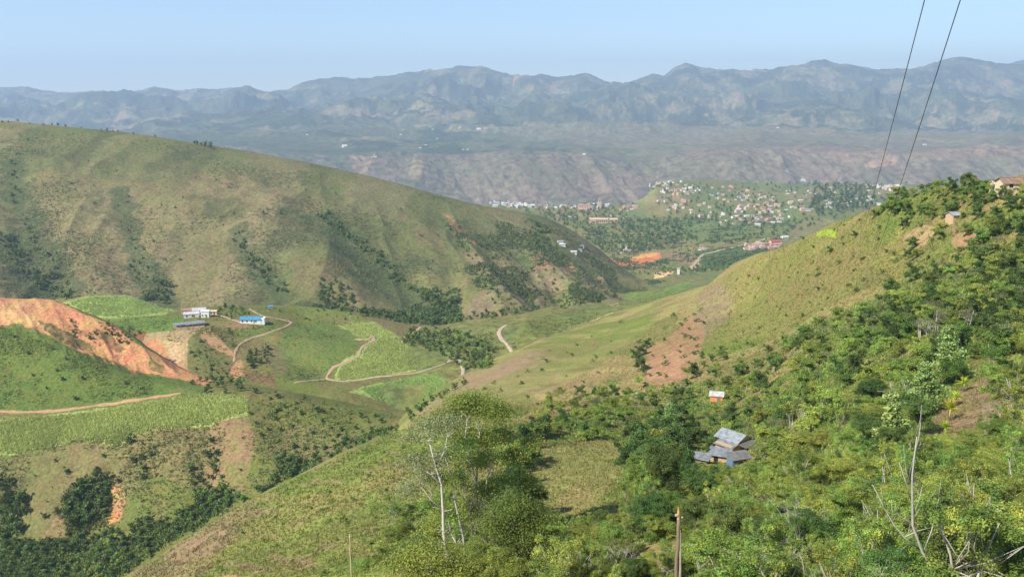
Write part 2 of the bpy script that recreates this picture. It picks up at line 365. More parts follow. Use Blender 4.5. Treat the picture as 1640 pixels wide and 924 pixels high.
def col_P(X, Y, Z, px, py, sl):
    n1 = fbm(X/50, Y/50, 131, 4); n2 = fbm(X/10, Y/10, 133, 4); n3 = fbm(X/3.5, Y/3.5, 135, 3)
    c = np.tile(np.array(C_OLV), X.shape+(1,))
    c = mixc(c, C_GRN, sstep(-.2, .25, n1+.4*n2)*.8); c = mixc(c, C_DRY, sstep(.15, .45, -n1+.4*n2)*.4)
    it = [
     ([(100,486),(140,474),(205,472),(240,484),(285,498),(260,505),(190,510),(140,505)], C_CANE, .8),
     ([(190,510),(290,506),(296,515),(276,530),(222,532),(190,520)], (.115,.175,.035), .95),
     ([(232,532),(275,530),(330,520),(300,545),(300,590),(330,606),(280,606),(240,590),(228,560)], C_PALE, .85),
     ([(236,540),(262,546),(268,575),(300,592),(335,608),(280,606),(240,590),(228,560)], C_SOIL, .85),
     ([(262,545),(292,545),(296,575),(285,582),(268,570)], (.40,.29,.15), .85),
     ([(150,518),(205,515),(232,530),(216,556),(200,552),(170,530)], (.075,.10,.028), .8),
     ([(216,530),(236,532),(222,560),(206,566)], (.20,.075,.04), .85),
     ([(300,545),(320,540),(372,580),(378,604),(318,608),(300,590)], (.12,.12,.045), .6),
     ([(322,530),(342,528),(375,566),(375,572),(345,560),(322,540)], (.38,.215,.11), .95),
     ([(376,578),(388,576),(392,604),(370,608),(366,600)], (.36,.20,.10), .95),
     ([(388,590),(440,600),(445,622),(395,612)], (.20,.10,.062), .7),
     ([(378,528),(420,520),(455,522),(440,536),(400,545),(375,540)], (.12,.16,.035), .7),
     ([(370,516),(402,520),(395,528),(370,524)], (.22,.14,.075), .8),
     ([(335,524),(378,530),(374,562),(350,540)], (.10,.085,.035), .6),
     ([(455,530),(475,518),(580,522),(575,545),(540,580),(515,608),(470,608),(440,560)], (.115,.155,.038), .75),
     ([(415,540),(450,556),(468,600),(440,600),(420,560)], (.15,.13,.065), .5),
     ([(540,520),(600,515),(640,540),(720,570),(722,582),(640,598),(560,611),(535,608),(545,580),(595,548)], C_CANE, .9),
     ([(575,622),(640,608),(725,590),(730,604),(690,634),(662,655),(600,640),(560,628)], C_CANE, .85),
     ([(470,490),(560,500),(600,515),(540,520),(500,515)], (.15,.17,.045), .7),
     ([(530,508),(562,504),(568,518),(540,520)], (.2,.17,.07), .6),
     ([(560,500),(680,518),(660,535),(640,545),(600,516)], (.15,.115,.055), .6),
     ([(655,530),(740,530),(800,560),(780,590),(735,590),(700,565),(645,548)], (.06,.085,.024), .8),
     ([(730,592),(742,590),(748,606),(738,614),(728,600)], (.42,.27,.18), .8),
    ]
    c = paint(c, px, py, X, Y, it, 2.0, 7, 3)
    return mixc(c, C_DRK, sstep(.3, .55, n3)*.25)
def col_V(X, Y, Z, px, py, sl):
    n1 = fbm(X/120, Y/160, 141, 4); n2 = fbm(X/30, Y/45, 143, 4); n3 = fbm(X/9, Y/12, 145, 3)
    c = np.tile(np.array(C_OLV), X.shape+(1,))*1.0
    c = mixc(c, (.09,.125,.04), sstep(-.15, .25, n1+.5*n2)*.7); c = mixc(c, (.17,.145,.065), sstep(.1, .4, -n1+.6*n2)*.5)
    it = [
     ([(830,515),(900,500),(1000,482),(1130,455),(1140,470),(1000,510),(860,560),(820,570)], (.115,.135,.036), .8),
     ([(900,535),(960,505),(1040,492),(1000,512),(920,545)], (.2,.155,.07), .5),
     ([(960,492),(1010,470),(1080,455),(1090,470),(1010,482)], (.12,.16,.035), .8),
     ([(970,485),(990,480),(992,492),(975,493)], (.3,.23,.1), .6),
     ([(1000,462),(1050,462),(1100,450),(1110,458),(1040,472),(1000,472)], (.11,.165,.03), .7),
     ([(960,415),(1000,418),(1055,405),(1060,412),(1010,428),(985,430),(955,424)], (.42,.16,.06), .95),
     ([(1000,410),(1050,405),(1052,410),(1010,416)], (.48,.24,.08), .9),
     ([(1045,437),(1080,430),(1078,440),(1048,446)], (.56,.36,.18), .95),
     ([(1105,425),(1118,410),(1128,408),(1120,420),(1108,430),(1125,437),(1112,437)], (.56,.33,.17), .95),
     ([(1060,407),(1110,406),(1125,412),(1110,425),(1080,420)], (.22,.135,.08), .7),
     ([(1110,405),(1200,398),(1260,400),(1150,430),(1125,425)], (.045,.075,.022), .8),
     ([(1000,326),(1020,305),(1040,296),(1052,292),(1042,318),(1035,328)], (.165,.185,.055), .95),
     ([(1030,315),(1090,308),(1090,320),(1035,326)], (.22,.17,.085), .6),
     ([(1100,340),(1200,345),(1280,340),(1260,375),(1150,395),(1090,385)], (.10,.135,.04), .6),
     ([(1200,345),(1240,338),(1235,360),(1205,358)], (.17,.12,.08), .6),
     ([(1240,287),(1460,287),(1460,293),(1240,293)], (.15,.17,.085), .8),
     ([(1210,290),(1260,290),(1250,305),(1215,305)], (.14,.16,.055), .7),
    ]
    it.append(([(845,355),(900,372),(960,420),(1000,448),(960,450),(900,418),(868,395)], (.17,.155,.065), .55)); it.append(([(900,385),(960,400),(985,430),(940,420)], (.22,.17,.09), .4))
    return paint(c, px, py, X, Y, it, 2.0, 25, 4)
def col_L(X, Y, Z, px, py, sl):
    n1 = fbm(X/170, Y/170, 151, 4); n2 = fbm(X/35, Y/35, 153, 4); n3 = fbm(X/9, Y/9, 155, 3)
    c = np.tile(np.array((.158,.140,.056)), X.shape+(1,))
    c = mixc(c, (.118,.128,.044), sstep(-.15, .3, n1+.55*n2)*.8)
    c = mixc(c, (.205,.165,.080), sstep(0, .4, -n1+.5*n2)*.55)
    c = mixc(c, (.05,.068,.025), sstep(.22, .5, fbm(X/55, Y/90, 157, 4)+.3*n3)*.55)
    it = [
     ([(0,196),(120,206),(300,230),(300,240),(120,216),(0,206)], (.115,.135,.036), .7),
     ([(330,240),(450,270),(640,320),(760,400),(740,430),(600,360),(470,300)], (.125,.135,.042), .45),
     ([(110,380),(230,380),(240,430),(200,470),(120,470)], (.165,.125,.062), .5),
     ([(460,420),(540,420),(640,480),(660,498),(600,498),(500,470)], (.165,.13,.062), .55),
     ([(560,440),(620,470),(672,497),(575,497)], (.19,.145,.065), .6),
     ([(640,340),(700,370),(720,400),(670,390)], (.19,.145,.07), .5),
     ([(690,470),(780,450),(790,462),(710,492)], (.135,.15,.045), .6),
     ([(730,480),(790,470),(800,495),(735,500)], (.205,.155,.09), .6),
     ([(708,338),(725,345),(765,390),(758,394),(735,375)], (.30,.15,.085), .7),
     ([(735,362),(750,375),(765,392),(752,390)], (.42,.17,.08), .8),
     ([(760,330),(850,350),(870,380),(800,370)], (.16,.15,.06), .6),
     ([(790,345),(850,372),(900,440),(870,450),(820,400)], (.19,.20,.07), .7), ([(850,400),(960,452),(940,475),(860,450)], (.27,.20,.11), .7), ([(900,450),(990,470),(960,490),(900,480)], (.17,.19,.06), .7),  # tail patches, coloured lighter to offset the shade on the right flank
     ([(800,400),(860,430),(880,490),(830,480),(790,440)], (.20,.145,.085), .55),
     ([(770,350),(850,375),(910,400),(960,440),(900,445),(840,420),(790,390)], (.10,.13,.042), .6),
     ([(640,425),(700,415),(770,430),(790,455),(700,470),(660,450)], (.145,.155,.05), .6),
     ([(745,395),(790,425),(850,480),(880,500),(840,500),(780,455),(745,415)], (.21,.15,.09), .65),
     ([(850,402),(905,418),(960,440),(1000,462),(960,468),(900,450),(860,430)], (.23,.165,.09), .6),
     ([(858,405),(890,418),(888,434),(862,424)], (.34,.18,.09), .6), ([(900,416),(915,420),(912,450),(902,440)], (.38,.19,.09), .7), ([(945,446),(962,450),(958,462),(946,458)], (.34,.19,.10), .6),
     ([(895,415),(918,425),(912,440),(898,430)], (.40,.2,.11), .6),
     ([(920,440),(980,455),(975,470),(930,462)], (.25,.17,.1), .6),
     ([(980,410),(990,405)], C_SOIL, .6),
    ]
    c = paint(c, px, py, X, Y, it, 5, 35, 5)
    c = mixc(c, (.07,.075,.032), sstep(.15, .5, vn(X/42+.5*n2, Y/330, 159)+.35*n2-.1)*.45)
    c = mixc(c, (.24,.185,.10), sstep(.25, .55, vn(X/55+.5*n2, Y/260, 160)+.35*n3)*.35)
    for k in 'abcde':
        P = on_layer(LL, *np.array(GPX[k], float).T); c = band(c, X, Y, P, 26 if k in 'ad' else 17, (.06,.08,.03), .7)
    return c
def col_M(X, Y, Z, px, py, sl):
    n1 = fbm(X/900, Y/900, 161, 4); n2 = fbm(X/230, Y/330, 163, 5); n3 = fbm(X/60, Y/80, 165, 3)
    c = np.tile(np.array((.105,.115,.052)), X.shape+(1,))
    c = mixc(c, (.042,.058,.024), sstep(-.08, .16, n2+.3*n1)*.85)
    c = mixc(c, (.27,.22,.11), sstep(.10, .36, -n2*.6+n1*.5+.5*n3)*.7)
    c = mixc(c, (.32,.20,.12), sstep(.45, .65, n3+.5*n1)*.5)
    wall = (Y < 5700+150*n1)
    w = np.tile(np.array(C_MAUV), X.shape+(1,))
    w = mixc(w, (.15,.135,.075), sstep(-.1, .3, n1+.3*n2)*.6)
    w = mixc(w, (.06,.07,.035), sstep(.25, .5, 1-2.2*np.abs(vn(X/330+.3*fbm(X/300, Y/300, 81, 2), Y/2600, 85))-.35+n2)*.0+sstep(.2, .7, vn((X+260*n1+90*n2)/190, Y/1500, 167)+.5*n2)*.4)
    w = mixc(w, (.07,.085,.04), (1-sstep(560, 800, px+200*n1))*sstep(-.3, .2, n2+.3)*.75)
    c = np.where(wall[...,None], w, c)
    pl = (Y >= 5700+150*n1) & (Y < 7900)
    c = np.where(pl[...,None], mixc(c, (.20,.155,.10), sstep(900, 1060, px+260*n2)*(.5+.8*n2)), c)
    c = np.where(pl[...,None], mixc(c, (.19,.165,.09), .6*sstep(780, 860, px+120*n2)*sstep(6200, 6500, Y+300*n2)), c)
    c = np.where(pl[...,None], mixc(c, (.055,.08,.036), (.42+.6*n3)*(1-sstep(850, 1050, px+260*n2))*(1-sstep(6200, 6800, Y+500*n2))), c)
    it = [([(820,126),(836,128),(836,133),(822,133)], (.5,.26,.18), .8),
          ([(1380,262),(1420,258),(1440,266),(1400,272)], (.42,.25,.17), .7),
          ([(1310,240),(1640,236),(1640,262),(1400,262)], (.23,.155,.10), .6),
          ([(560,250),(600,255),(590,280),(570,290)], (.30,.21,.12), .6), ([(665,250),(690,260),(670,300),(655,290)], (.27,.20,.11), .6),
          ([(1255,283),(1262,270),(1266,285)], (.6,.55,.5), .8), ([(1280,285),(1286,275),(1292,286)], (.55,.5,.45), .7), ([(1340,285),(1345,277),(1350,286)], (.5,.45,.4), .7)]
    return paint(c, px, py, X, Y, it, 2, 90, 6)
def col_B(X, Y, Z, px, py, sl):
    return np.tile(np.array((.07,.085,.05)), X.shape+(1,))
for L, fn in ((LN,col_N),(LK,col_K),(LP,col_P),(LV,col_V),(LL,col_L),(LM,col_M),(LB,col_B)): L.colour = fn

# ------------------------------------------------------------------ materials
MAT = {}
def nodes(name):
    m = bpy.data.materials.new(name); m.use_nodes = True; nt = m.node_tree
    return m, nt, nt.nodes, nt.links, nt.nodes['Principled BSDF']
def ground_mat(name, scale, bump, var=.35, gain=1.3):
    m, nt, N, Lk, B = nodes(name)
    at = N.new('ShaderNodeAttribute'); at.attribute_name = 'Col'
    tc = N.new('ShaderNodeTexCoord')
    n1 = N.new('ShaderNodeTexNoise'); n1.inputs['Scale'].default_value = 1/scale; n1.inputs['Detail'].default_value = 6; n1.inputs['Roughness'].default_value = .65
    n2 = N.new('ShaderNodeTexNoise'); n2.inputs['Scale'].default_value = 1/(scale*6); n2.inputs['Detail'].default_value = 4
    Lk.new(tc.outputs['Object'], n1.inputs['Vector']); Lk.new(tc.outputs['Object'], n2.inputs['Vector'])
    mr = N.new('ShaderNodeMapRange'); mr.inputs['From Min'].default_value = .3; mr.inputs['From Max'].default_value = .7
    mr.inputs['To Min'].default_value = (1-var)*gain; mr.inputs['To Max'].default_value = (1+var)*gain
    Lk.new(n1.outputs['Fac'], mr.inputs['Value'])
    vm = N.new('ShaderNodeVectorMath'); vm.operation = 'SCALE'; Lk.new(at.outputs['Color'], vm.inputs[0]); Lk.new(mr.outputs['Result'], vm.inputs['Scale'])
    hs = N.new('ShaderNodeHueSaturation'); Lk.new(vm.outputs[0], hs.inputs['Color'])
    m2 = N.new('ShaderNodeMapRange'); m2.inputs['From Min'].default_value = .3; m2.inputs['From Max'].default_value = .7; m2.inputs['To Min'].default_value = .475; m2.inputs['To Max'].default_value = .525
    Lk.new(n2.outputs['Fac'], m2.inputs['Value']); Lk.new(m2.outputs['Result'], hs.inputs['Hue'])
    Lk.new(hs.outputs['Color'], B.inputs['Base Color']); B.inputs['Roughness'].default_value = .95; B.inputs['Specular IOR Level'].default_value = .1
    bp = N.new('ShaderNodeBump'); bp.inputs['Strength'].default_value = .8; bp.inputs['Distance'].default_value = bump; Lk.new(n1.outputs['Fac'], bp.inputs['Height']); Lk.new(bp.outputs['Normal'], B.inputs['Normal'])
    return m
def plain(name, col, rough=.8, noise=.15, scale=3.0, metal=0, spec=.3):
    if name in MAT: return MAT[name]
    m, nt, N, Lk, B = nodes(name)
    tc = N.new('ShaderNodeTexCoord'); n1 = N.new('ShaderNodeTexNoise'); n1.inputs['Scale'].default_value = scale; n1.inputs['Detail'].default_value = 5
    Lk.new(tc.outputs['Object'], n1.inputs['Vector'])
    mx = N.new('ShaderNodeMixRGB'); Lk.new(n1.outputs['Fac'], mx.inputs['Fac'])
    mx.inputs['Color1'].default_value = tuple(min(1, c*(1+noise)) for c in col)+(1,); mx.inputs['Color2'].default_value = tuple(c*(1-noise) for c in col)+(1,)
    Lk.new(mx.outputs['Color'], B.inputs['Base Color']); B.inputs['Roughness'].default_value = rough; B.inputs['Metallic'].default_value = metal; B.inputs['Specular IOR Level'].default_value = spec
    MAT[name] = m; return m
def leaf_mat(name, col, trans=.25, var=.25):
    if name in MAT: return MAT[name]
    m, nt, N, Lk, B = nodes(name)
    at = N.new('ShaderNodeAttribute'); at.attribute_name = 'Col'
    oi = N.new('ShaderNodeObjectInfo'); hs = N.new('ShaderNodeHueSaturation')
    vm = N.new('ShaderNodeVectorMath'); vm.operation = 'MULTIPLY'; vm.inputs[1].default_value = col; Lk.new(at.outputs['Color'], vm.inputs[0])
    a = N.new('ShaderNodeMapRange'); a.inputs['To Min'].default_value = .468; a.inputs['To Max'].default_value = .525; Lk.new(oi.outputs['Random'], a.inputs['Value']); Lk.new(a.outputs['Result'], hs.inputs['Hue'])
    w = N.new('ShaderNodeTexWhiteNoise'); w.noise_dimensions = '1D'; Lk.new(oi.outputs['Random'], w.inputs['W'])
    b = N.new('ShaderNodeMapRange'); b.inputs['To Min'].default_value = 1-var; b.inputs['To Max'].default_value = 1+var; Lk.new(w.outputs['Value'], b.inputs['Value']); Lk.new(b.outputs['Result'], hs.inputs['Value'])
    Lk.new(vm.outputs[0], hs.inputs['Color']); Lk.new(hs.outputs['Color'], B.inputs['Base Color']); B.inputs['Roughness'].default_value = .6; B.inputs['Specular IOR Level'].default_value = .25
    tr = N.new('ShaderNodeBsdfTranslucent'); Lk.new(hs.outputs['Color'], tr.inputs['Color'])
    ms = N.new('ShaderNodeMixShader'); ms.inputs['Fac'].default_value = trans
    out = [n for n in N if n.type == 'OUTPUT_MATERIAL'][0]
    Lk.new(B.outputs[0], ms.inputs[1]); Lk.new(tr.outputs[0], ms.inputs[2]); Lk.new(ms.outputs[0], out.inputs['Surface'])
    MAT[name] = m; return m

# ------------------------------------------------------------------ mesh helpers
def np_mesh(name, V, Fc, mat, col=None, smooth=False):
    """V (n,3), Fc (m,k) with k = 3 or 4"""
    me = bpy.data.meshes.new(name); V = np.asarray(V, np.float32); Fc = np.asarray(Fc, np.int32); k = Fc.shape[1]
    me.vertices.add(len(V)); me.vertices.foreach_set('co', V.ravel())
    me.loops.add(Fc.size); me.loops.foreach_set('vertex_index', Fc.ravel())
    me.polygons.add(len(Fc)); me.polygons.foreach_set('loop_start', np.arange(0, Fc.size, k, dtype=np.int32)); me.polygons.foreach_set('loop_total', np.full(len(Fc), k, np.int32))
    if smooth: me.polygons.foreach_set('use_smooth', np.ones(len(Fc), bool))
    me.update(calc_edges=True)
    if col is not None:
        c = np.ones((len(V), 4), np.float32); c[:,:3] = col
        at = me.color_attributes.new('Col', 'FLOAT_COLOR', 'POINT'); at.data.foreach_set('color', c.ravel())
    if mat is not None: me.materials.append(mat)
    return me
def link(name, me, parent=None, loc=None, rz=0, sc=1):
    o = bpy.data.objects.new(name, me); COL.objects.link(o)
    if parent is not None: o.parent = parent
    if loc is not None: o.location = loc
    if rz: o.rotation_euler = (0, 0, rz)
    if sc != 1: o.scale = (sc,)*3 if not isinstance(sc, tuple) else sc
    return o
def tag(o, label=None, cat=None, group=None, kind=None):
    if label: o['label'] = label
    if cat: o['category'] = cat
    if group: o['group'] = group
    if kind: o['kind'] = kind
    return o
def empty(name, loc, rz=0, sc=1):
    o = bpy.data.objects.new(name, None); COL.objects.link(o); o.location = loc; o.rotation_euler = (0, 0, rz); o.scale = (sc,)*3; o.empty_display_size = .5
    return o
class MB:
    def __init__(s): s.v = []; s.f = []; s.m = []; s.mats = []
    def mi(s, mat):
        if mat not in s.mats: s.mats.append(mat)
        return s.mats.index(mat)
    def add(s, vs, fs, mat):
        b = len(s.v); s.v += [tuple(v) for v in vs]; k = s.mi(mat)
        for f in fs: s.f.append(tuple(b+i for i in f)); s.m.append(k)
    def box(s, c, d, mat, rz=0, rx=0):
        cx, cy, cz = c; hx, hy, hz = d[0]/2, d[1]/2, d[2]/2; vs = []
        for x, y, z in ((-1,-1,-1),(1,-1,-1),(1,1,-1),(-1,1,-1),(-1,-1,1),(1,-1,1),(1,1,1),(-1,1,1)):
            x, y, z = x*hx, y*hy, z*hz
            y, z = y*math.cos(rx)-z*math.sin(rx), y*math.sin(rx)+z*math.cos(rx)
            x, y = x*math.cos(rz)-y*math.sin(rz), x*math.sin(rz)+y*math.cos(rz)
            vs.append((cx+x, cy+y, cz+z))
        s.add(vs, [(0,3,2,1),(4,5,6,7),(0,1,5,4),(1,2,6,5),(2,3,7,6),(3,0,4,7)], mat)
    def slab(s, pts, t, mat):
        """thick sheet from a planar polygon, thickness t downwards along z"""
        n = len(pts); vs = list(pts)+[(x, y, z-t) for x, y, z in pts]
        s.add(vs, [tuple(range(n)), tuple(range(2*n-1, n-1, -1))]+[(i, (i+1) % n+0, (i+1) % n+n, i+n)[::-1] for i in range(n)], mat)
    def tube(s, P, R, mat, n=6, cap=True):
        P = [np.array(p, float) for p in P]; rings = []
        for i, p in enumerate(P):
            d = P[min(i+1, len(P)-1)]-P[max(i-1, 0)]; d = d/(np.linalg.norm(d)+1e-9)
            u = np.cross(d, (0, 0, 1) if abs(d[2]) < .9 else (1, 0, 0)); u /= np.linalg.norm(u); w = np.cross(d, u)
            r = R[i] if hasattr(R, '__len__') else R
            rings.append([p+r*(math.cos(2*math.pi*k/n)*u+math.sin(2*math.pi*k/n)*w) for k in range(n)])
        vs = [v for r in rings for v in r]; fs = []
        for i in range(len(P)-1):
            for k in range(n): fs.append((i*n+k, i*n+(k+1) % n, (i+1)*n+(k+1) % n, (i+1)*n+k))
        if cap: fs.append(tuple(range(n))[::-1]); fs.append(tuple((len(P)-1)*n+k for k in range(n)))
        s.add(vs, fs, mat)
    def mesh(s, name, smooth=False):
        me = bpy.data.meshes.new(name); me.from_pydata(s.v, [], s.f)
        for m in s.mats: me.materials.append(m)
        me.polygons.foreach_set('material_index', s.m)
        if smooth: me.polygons.foreach_set('use_smooth', [True]*len(s.f))
        me.update(); return me
    def obj(s, name, parent=None, loc=None, rz=0, smooth=False): return link(name, s.mesh(name, smooth), parent, loc, rz)

# ------------------------------------------------------------------ build the hills; keep a depth buffer for planting
BW, BH = 820, 560
DBUF = np.full((BH, BW), 1e9); PBUF = np.zeros((BH, BW, 3)); 
gm = {'hillside': ground_mat('hillside_grass', .7, .25, .5), 'knoll': ground_mat('knoll_grass', 1.6, .8, .4, 1.1), 'plateau': ground_mat('plateau_fields', 1.8, .8, .4, 1.12),
      'valley': ground_mat('valley_scrub', 7, 3, .5), 'big_hill': ground_mat('big_hill_grass', 4, 2.2, .4, 1.08), 'mountains': ground_mat('mountain_scrub', 45, 20, .5, 1.0), 'distant_mountains': ground_mat('distant_rock', 90, 30, .3, .9)}
for L in LAYERS:
    av, X, Y, Z, zb = L.grid(); nr, na = X.shape
    px, py = proj(X/Y, zb/Y)
    c = L.colour(X, Y, Z, px, py, None)
    idx = np.arange(nr*na).reshape(nr, na)
    q = np.stack([idx[:-1,:-1], idx[:-1,1:], idx[1:,1:], idx[1:,:-1]], -1).reshape(-1, 4)
    V = np.stack([X, Y, Z], -1).reshape(-1, 3)
    o = link(L.name, np_mesh(L.name, V, q, gm[L.name], c.reshape(-1, 3), True)); tag(o, kind='structure')
    qx, qy = proj(V[:,0]/V[:,1], V[:,2]/V[:,1]); ix = np.floor(qx/2).astype(int); iy = np.floor(qy/2).astype(int)
    ok = (ix >= 0) & (ix < BW) & (iy >= 0) & (iy < BH); ix, iy, Vk = ix[ok], iy[ok], V[ok]
    od = np.argsort(-Vk[:,1], kind='stable'); ix, iy, Vk = ix[od], iy[od], Vk[od]
    T = np.full((BH, BW), 1e9); PT = np.zeros((BH, BW, 3)); T[iy, ix] = Vk[:,1]; PT[iy, ix] = Vk
    m = T < DBUF; DBUF[m] = T[m]; PBUF[m] = PT[m]
def at_px(px, py):
    ix, iy = int(px/2), int(py/2); best = None
    for r in range(0, 5):
        for dy in range(-r, r+1):
            for dx in range(-r, r+1):
                x, y = ix+dx, iy+dy
                if 0 <= x < BW and 0 <= y < BH and DBUF[y, x] < 1e8:
                    if best is None or DBUF[y, x] < best[0]: best = (DBUF[y, x], PBUF[y, x])
        if best is not None: return best[1].copy()
    return None
def ground(X, Y, layers=LAYERS):
    X = np.atleast_1d(np.asarray(X, float)); Y = np.atleast_1d(np.asarray(Y, float))
    return np.max([L.height(X, Y) for L in layers], axis=0)
def ground1(x, y): return float(ground(x, y)[0])
# ------------------------------------------------------------------ tracks: ribbons that follow the ground
TRACKS = []
def ribbon(name, L, pts, w, mat, lift=.3):
    P = on_layer(L, *np.array(pts, float).T); Q = [P[0]]
    for i in range(len(P)-1):
        p0, p1, p2, p3 = P[max(i-1,0)], P[i], P[i+1], P[min(i+2,len(P)-1)]; n = max(2, int(np.hypot(*(p2-p1))/max(w*.5, 1.2)))
        for k in range(1, n+1):
            t = k/n; Q.append(.5*((2*p1)+(-p0+p2)*t+(2*p0-5*p1+4*p2-p3)*t*t+(-p0+3*p1-3*p2+p3)*t**3))
    Q = np.array(Q); TRACKS.append((Q, w)); T = np.gradient(Q, axis=0); T /= np.linalg.norm(T, axis=1, keepdims=True)+1e-9; Nn = np.stack([-T[:,1], T[:,0]], 1)
    ww = w*(1+.35*vn(np.arange(len(Q))/3.0, np.zeros(len(Q)), 500)); ends_ = np.minimum(np.arange(len(Q)), np.arange(len(Q))[::-1]); ww = ww*.8*np.clip(.25+ends_/4, 0, 1); cols = []
    for k, o in enumerate((-.62, -.5, -.17, .17, .5, .62)):
        XY = Q+Nn*(o*ww*(1+.3*vn(np.arange(len(Q))/1.7, np.full(len(Q), 3.+k), 501)))[:,None]; z = ground(XY[:,0], XY[:,1])+(lift if 0 < k < 5 else -.5); cols.append(np.column_stack([XY, z]))
    V = np.stack(cols, 1); n = len(Q); idx = np.arange(n*6).reshape(n, 6)
    q = np.stack([idx[:-1,:-1], idx[:-1,1:], idx[1:,1:], idx[1:,:-1]], -1).reshape(-1, 4)
    o = link(name, np_mesh(name, V.reshape(-1, 3), q, mat, None, True)); return tag(o, kind='structure')
TRK = plain('track_earth', (.36,.25,.16), .95, .45, .35); TRO = plain('track_orange', (.38,.235,.125), .95, .45, .35); TRP = plain('track_pale', (.40,.31,.22), .95, .4, .35)
ribbon('dirt_track', LK, [(-80,656),(0,659),(60,661),(130,656),(170,650),(200,644),(235,638),(265,632),(290,629)], 1.9, TRO)
ribbon('dirt_track', LP, [(400,495),(412,502),(425,508),(450,512),(467,517),(450,526),(430,532),(405,540),(388,550),(378,562),(375,580)], 2.2, TRK)
ribbon('dirt_track', LP, [(568,542),(590,543),(597,538),(598,546),(585,553),(577,562),(575,569),(560,578),(545,584),(534,588),(527,598),(524,607),(540,611),(562,613)], 2.8, TRK)
ribbon('dirt_track', LP, [(470,614),(490,611),(510,609),(524,607)], 2.2, TRK)
ribbon('footpath', LP, [(562,612),(600,606),(640,600),(680,594),(715,587)], 1.5, TRP)
ribbon('dirt_track', LP, [(716,587),(728,585),(738,592),(742,600),(741,608)], 3.2, TRP)
ribbon('dirt_track', LP, [(676,521),(670,528),(660,534),(650,540),(646,547)], 2.8, TRK)
ribbon('dirt_track', LV, [(812,518),(803,526),(799,533),(803,541),(812,549),(818,558),(822,565)], 2.9, TRP)
ribbon('footpath', LP, [(343,504),(360,509),(376,514),(388,519)], 1.2, TRP)
ribbon('dirt_road', LV, [(1300,380),(1250,388),(1200,398),(1150,405),(1126,408),(1116,418),(1106,430)], 5, TRP, .8)
ribbon('field_terrace', LV, [(925,543),(950,542),(982,542)], 1.0, plain('pale_grass', (.38,.42,.12), .9), .3)

# ------------------------------------------------------------------ foliage
def unit(v): return v/(np.linalg.norm(v, axis=-1, keepdims=True)+1e-9)
def leaves(C, out, size, rng, up=.5, asp=.55):
    """one rhombic leaf spray per centre; out = outward direction"""
    n = len(C); nrm = unit(unit(rng.normal(size=(n,3)))*.9+out*.7+np.array((0,0,up)))
    t = unit(np.cross(nrm, unit(rng.normal(size=(n,3))))); b = np.cross(nrm, t)
    s = size*rng.uniform(.55, 1.35, (n,1))
    V = np.stack([C-t*s, C-b*s*asp+nrm*s*.12, C+t*s, C+b*s*asp+nrm*s*.12], 1).reshape(-1, 3)
    return V, np.arange(4*n).reshape(n, 4)
def crown(lobes, n, size, rng, clus=22, shell=.55, tint=.42, spread=.22, hue=.12):
    vol = np.array([r[0]*r[1]*r[2] for c, r in lobes])**.7; pick = rng.choice(len(lobes), max(4, n//clus), p=vol/vol.sum())
    cc = np.array([lobes[i][0] for i in pick], float); rr = np.array([lobes[i][1] for i in pick], float)
    d = unit(rng.normal(size=(len(pick),3))); d[:,2] = np.where(d[:,2] < -.35, -d[:,2]*.6, d[:,2]); k = rng.uniform(shell, 1, (len(pick),1))
    P = cc+d*rr*k; bright = rng.uniform(1-tint, 1+tint, (len(pick),1)); yl = rng.uniform(-hue, hue*1.6, (len(pick),1))
    i = rng.integers(0, len(pick), n); C = P[i]+rng.normal(size=(n,3))*rr[i]*spread*np.array((1,1,.7))
    V, Fc = leaves(C, d[i], size, rng)
    col = bright[i]*np.concatenate([1+yl[i]*1.5, 1+yl[i]*.3, 1-yl[i]], 1)*rng.uniform(.92, 1.08, (n,1))
    return V, Fc, np.repeat(col, 4, 0)
LEAF = {'mid': (.175,.270,.056), 'dark': (.108,.180,.046), 'light': (.255,.345,.072), 'grey': (.24,.27,.13)}
LM_ = {k: leaf_mat('leaves_'+k, v, .33, .3) for k, v in LEAF.items()}
BARK = plain('grey_bark', (.36,.33,.27), .9, .3, 6); PBARK = plain('pale_bark', (.44,.41,.34), .85, .25, 5); DBARK = plain('brown_bark', (.15,.11,.08), .9, .3, 6)
def lobes_for(h, r, rng, n=6, base=.35, flat=.8):
    L = [((0,0,h*(base+.9)/2), (r*.5, r*.5, h*(.92-base)/2))]
    for i in range(n):
        a = rng.uniform(0, 6.28); q = rng.uniform(.4, .95)*r; z = h*rng.uniform(base+.08, .92)
        L.append(((q*math.cos(a), q*math.sin(a), z), (r*rng.uniform(.24,.5),)*2+(h*rng.uniform(.09,.18)*flat*1.3,)))
    return L
def trunk(h, r, L, rng, mat, lean=.06, n=6, stems=1):
    mb = MB()
    for s_ in range(stems):
        ox, oy = (rng.uniform(-.5,.5), rng.uniform(-.5,.5)) if stems > 1 else (0, 0)
        lx, ly = rng.normal(size=2)*h*lean; top = np.array((ox*2+lx, oy*2+ly, h*.82))
        P = [np.array((ox, oy, -.6)), np.array((ox+lx*.2, oy+ly*.3, h*.25)), np.array((ox*1.4+lx*.7, oy*1.4+ly*.5, h*.55)), top]
        mb.tube(P, [r*1.25, r*.9, r*.6, r*.2], mat, n)
        for (c, q) in L[1:]:
            b = P[1]*.4+P[2]*.6; c = np.array(c); m_ = (b+c)/2+rng.normal(size=3)*.12*h*.3; m_[2] -= h*.03
            mb.tube([b, m_, c], [r*.42, r*.28, r*.1], mat, max(4, n-2))
    return mb.mesh('trunk', True)
PROTO = {}
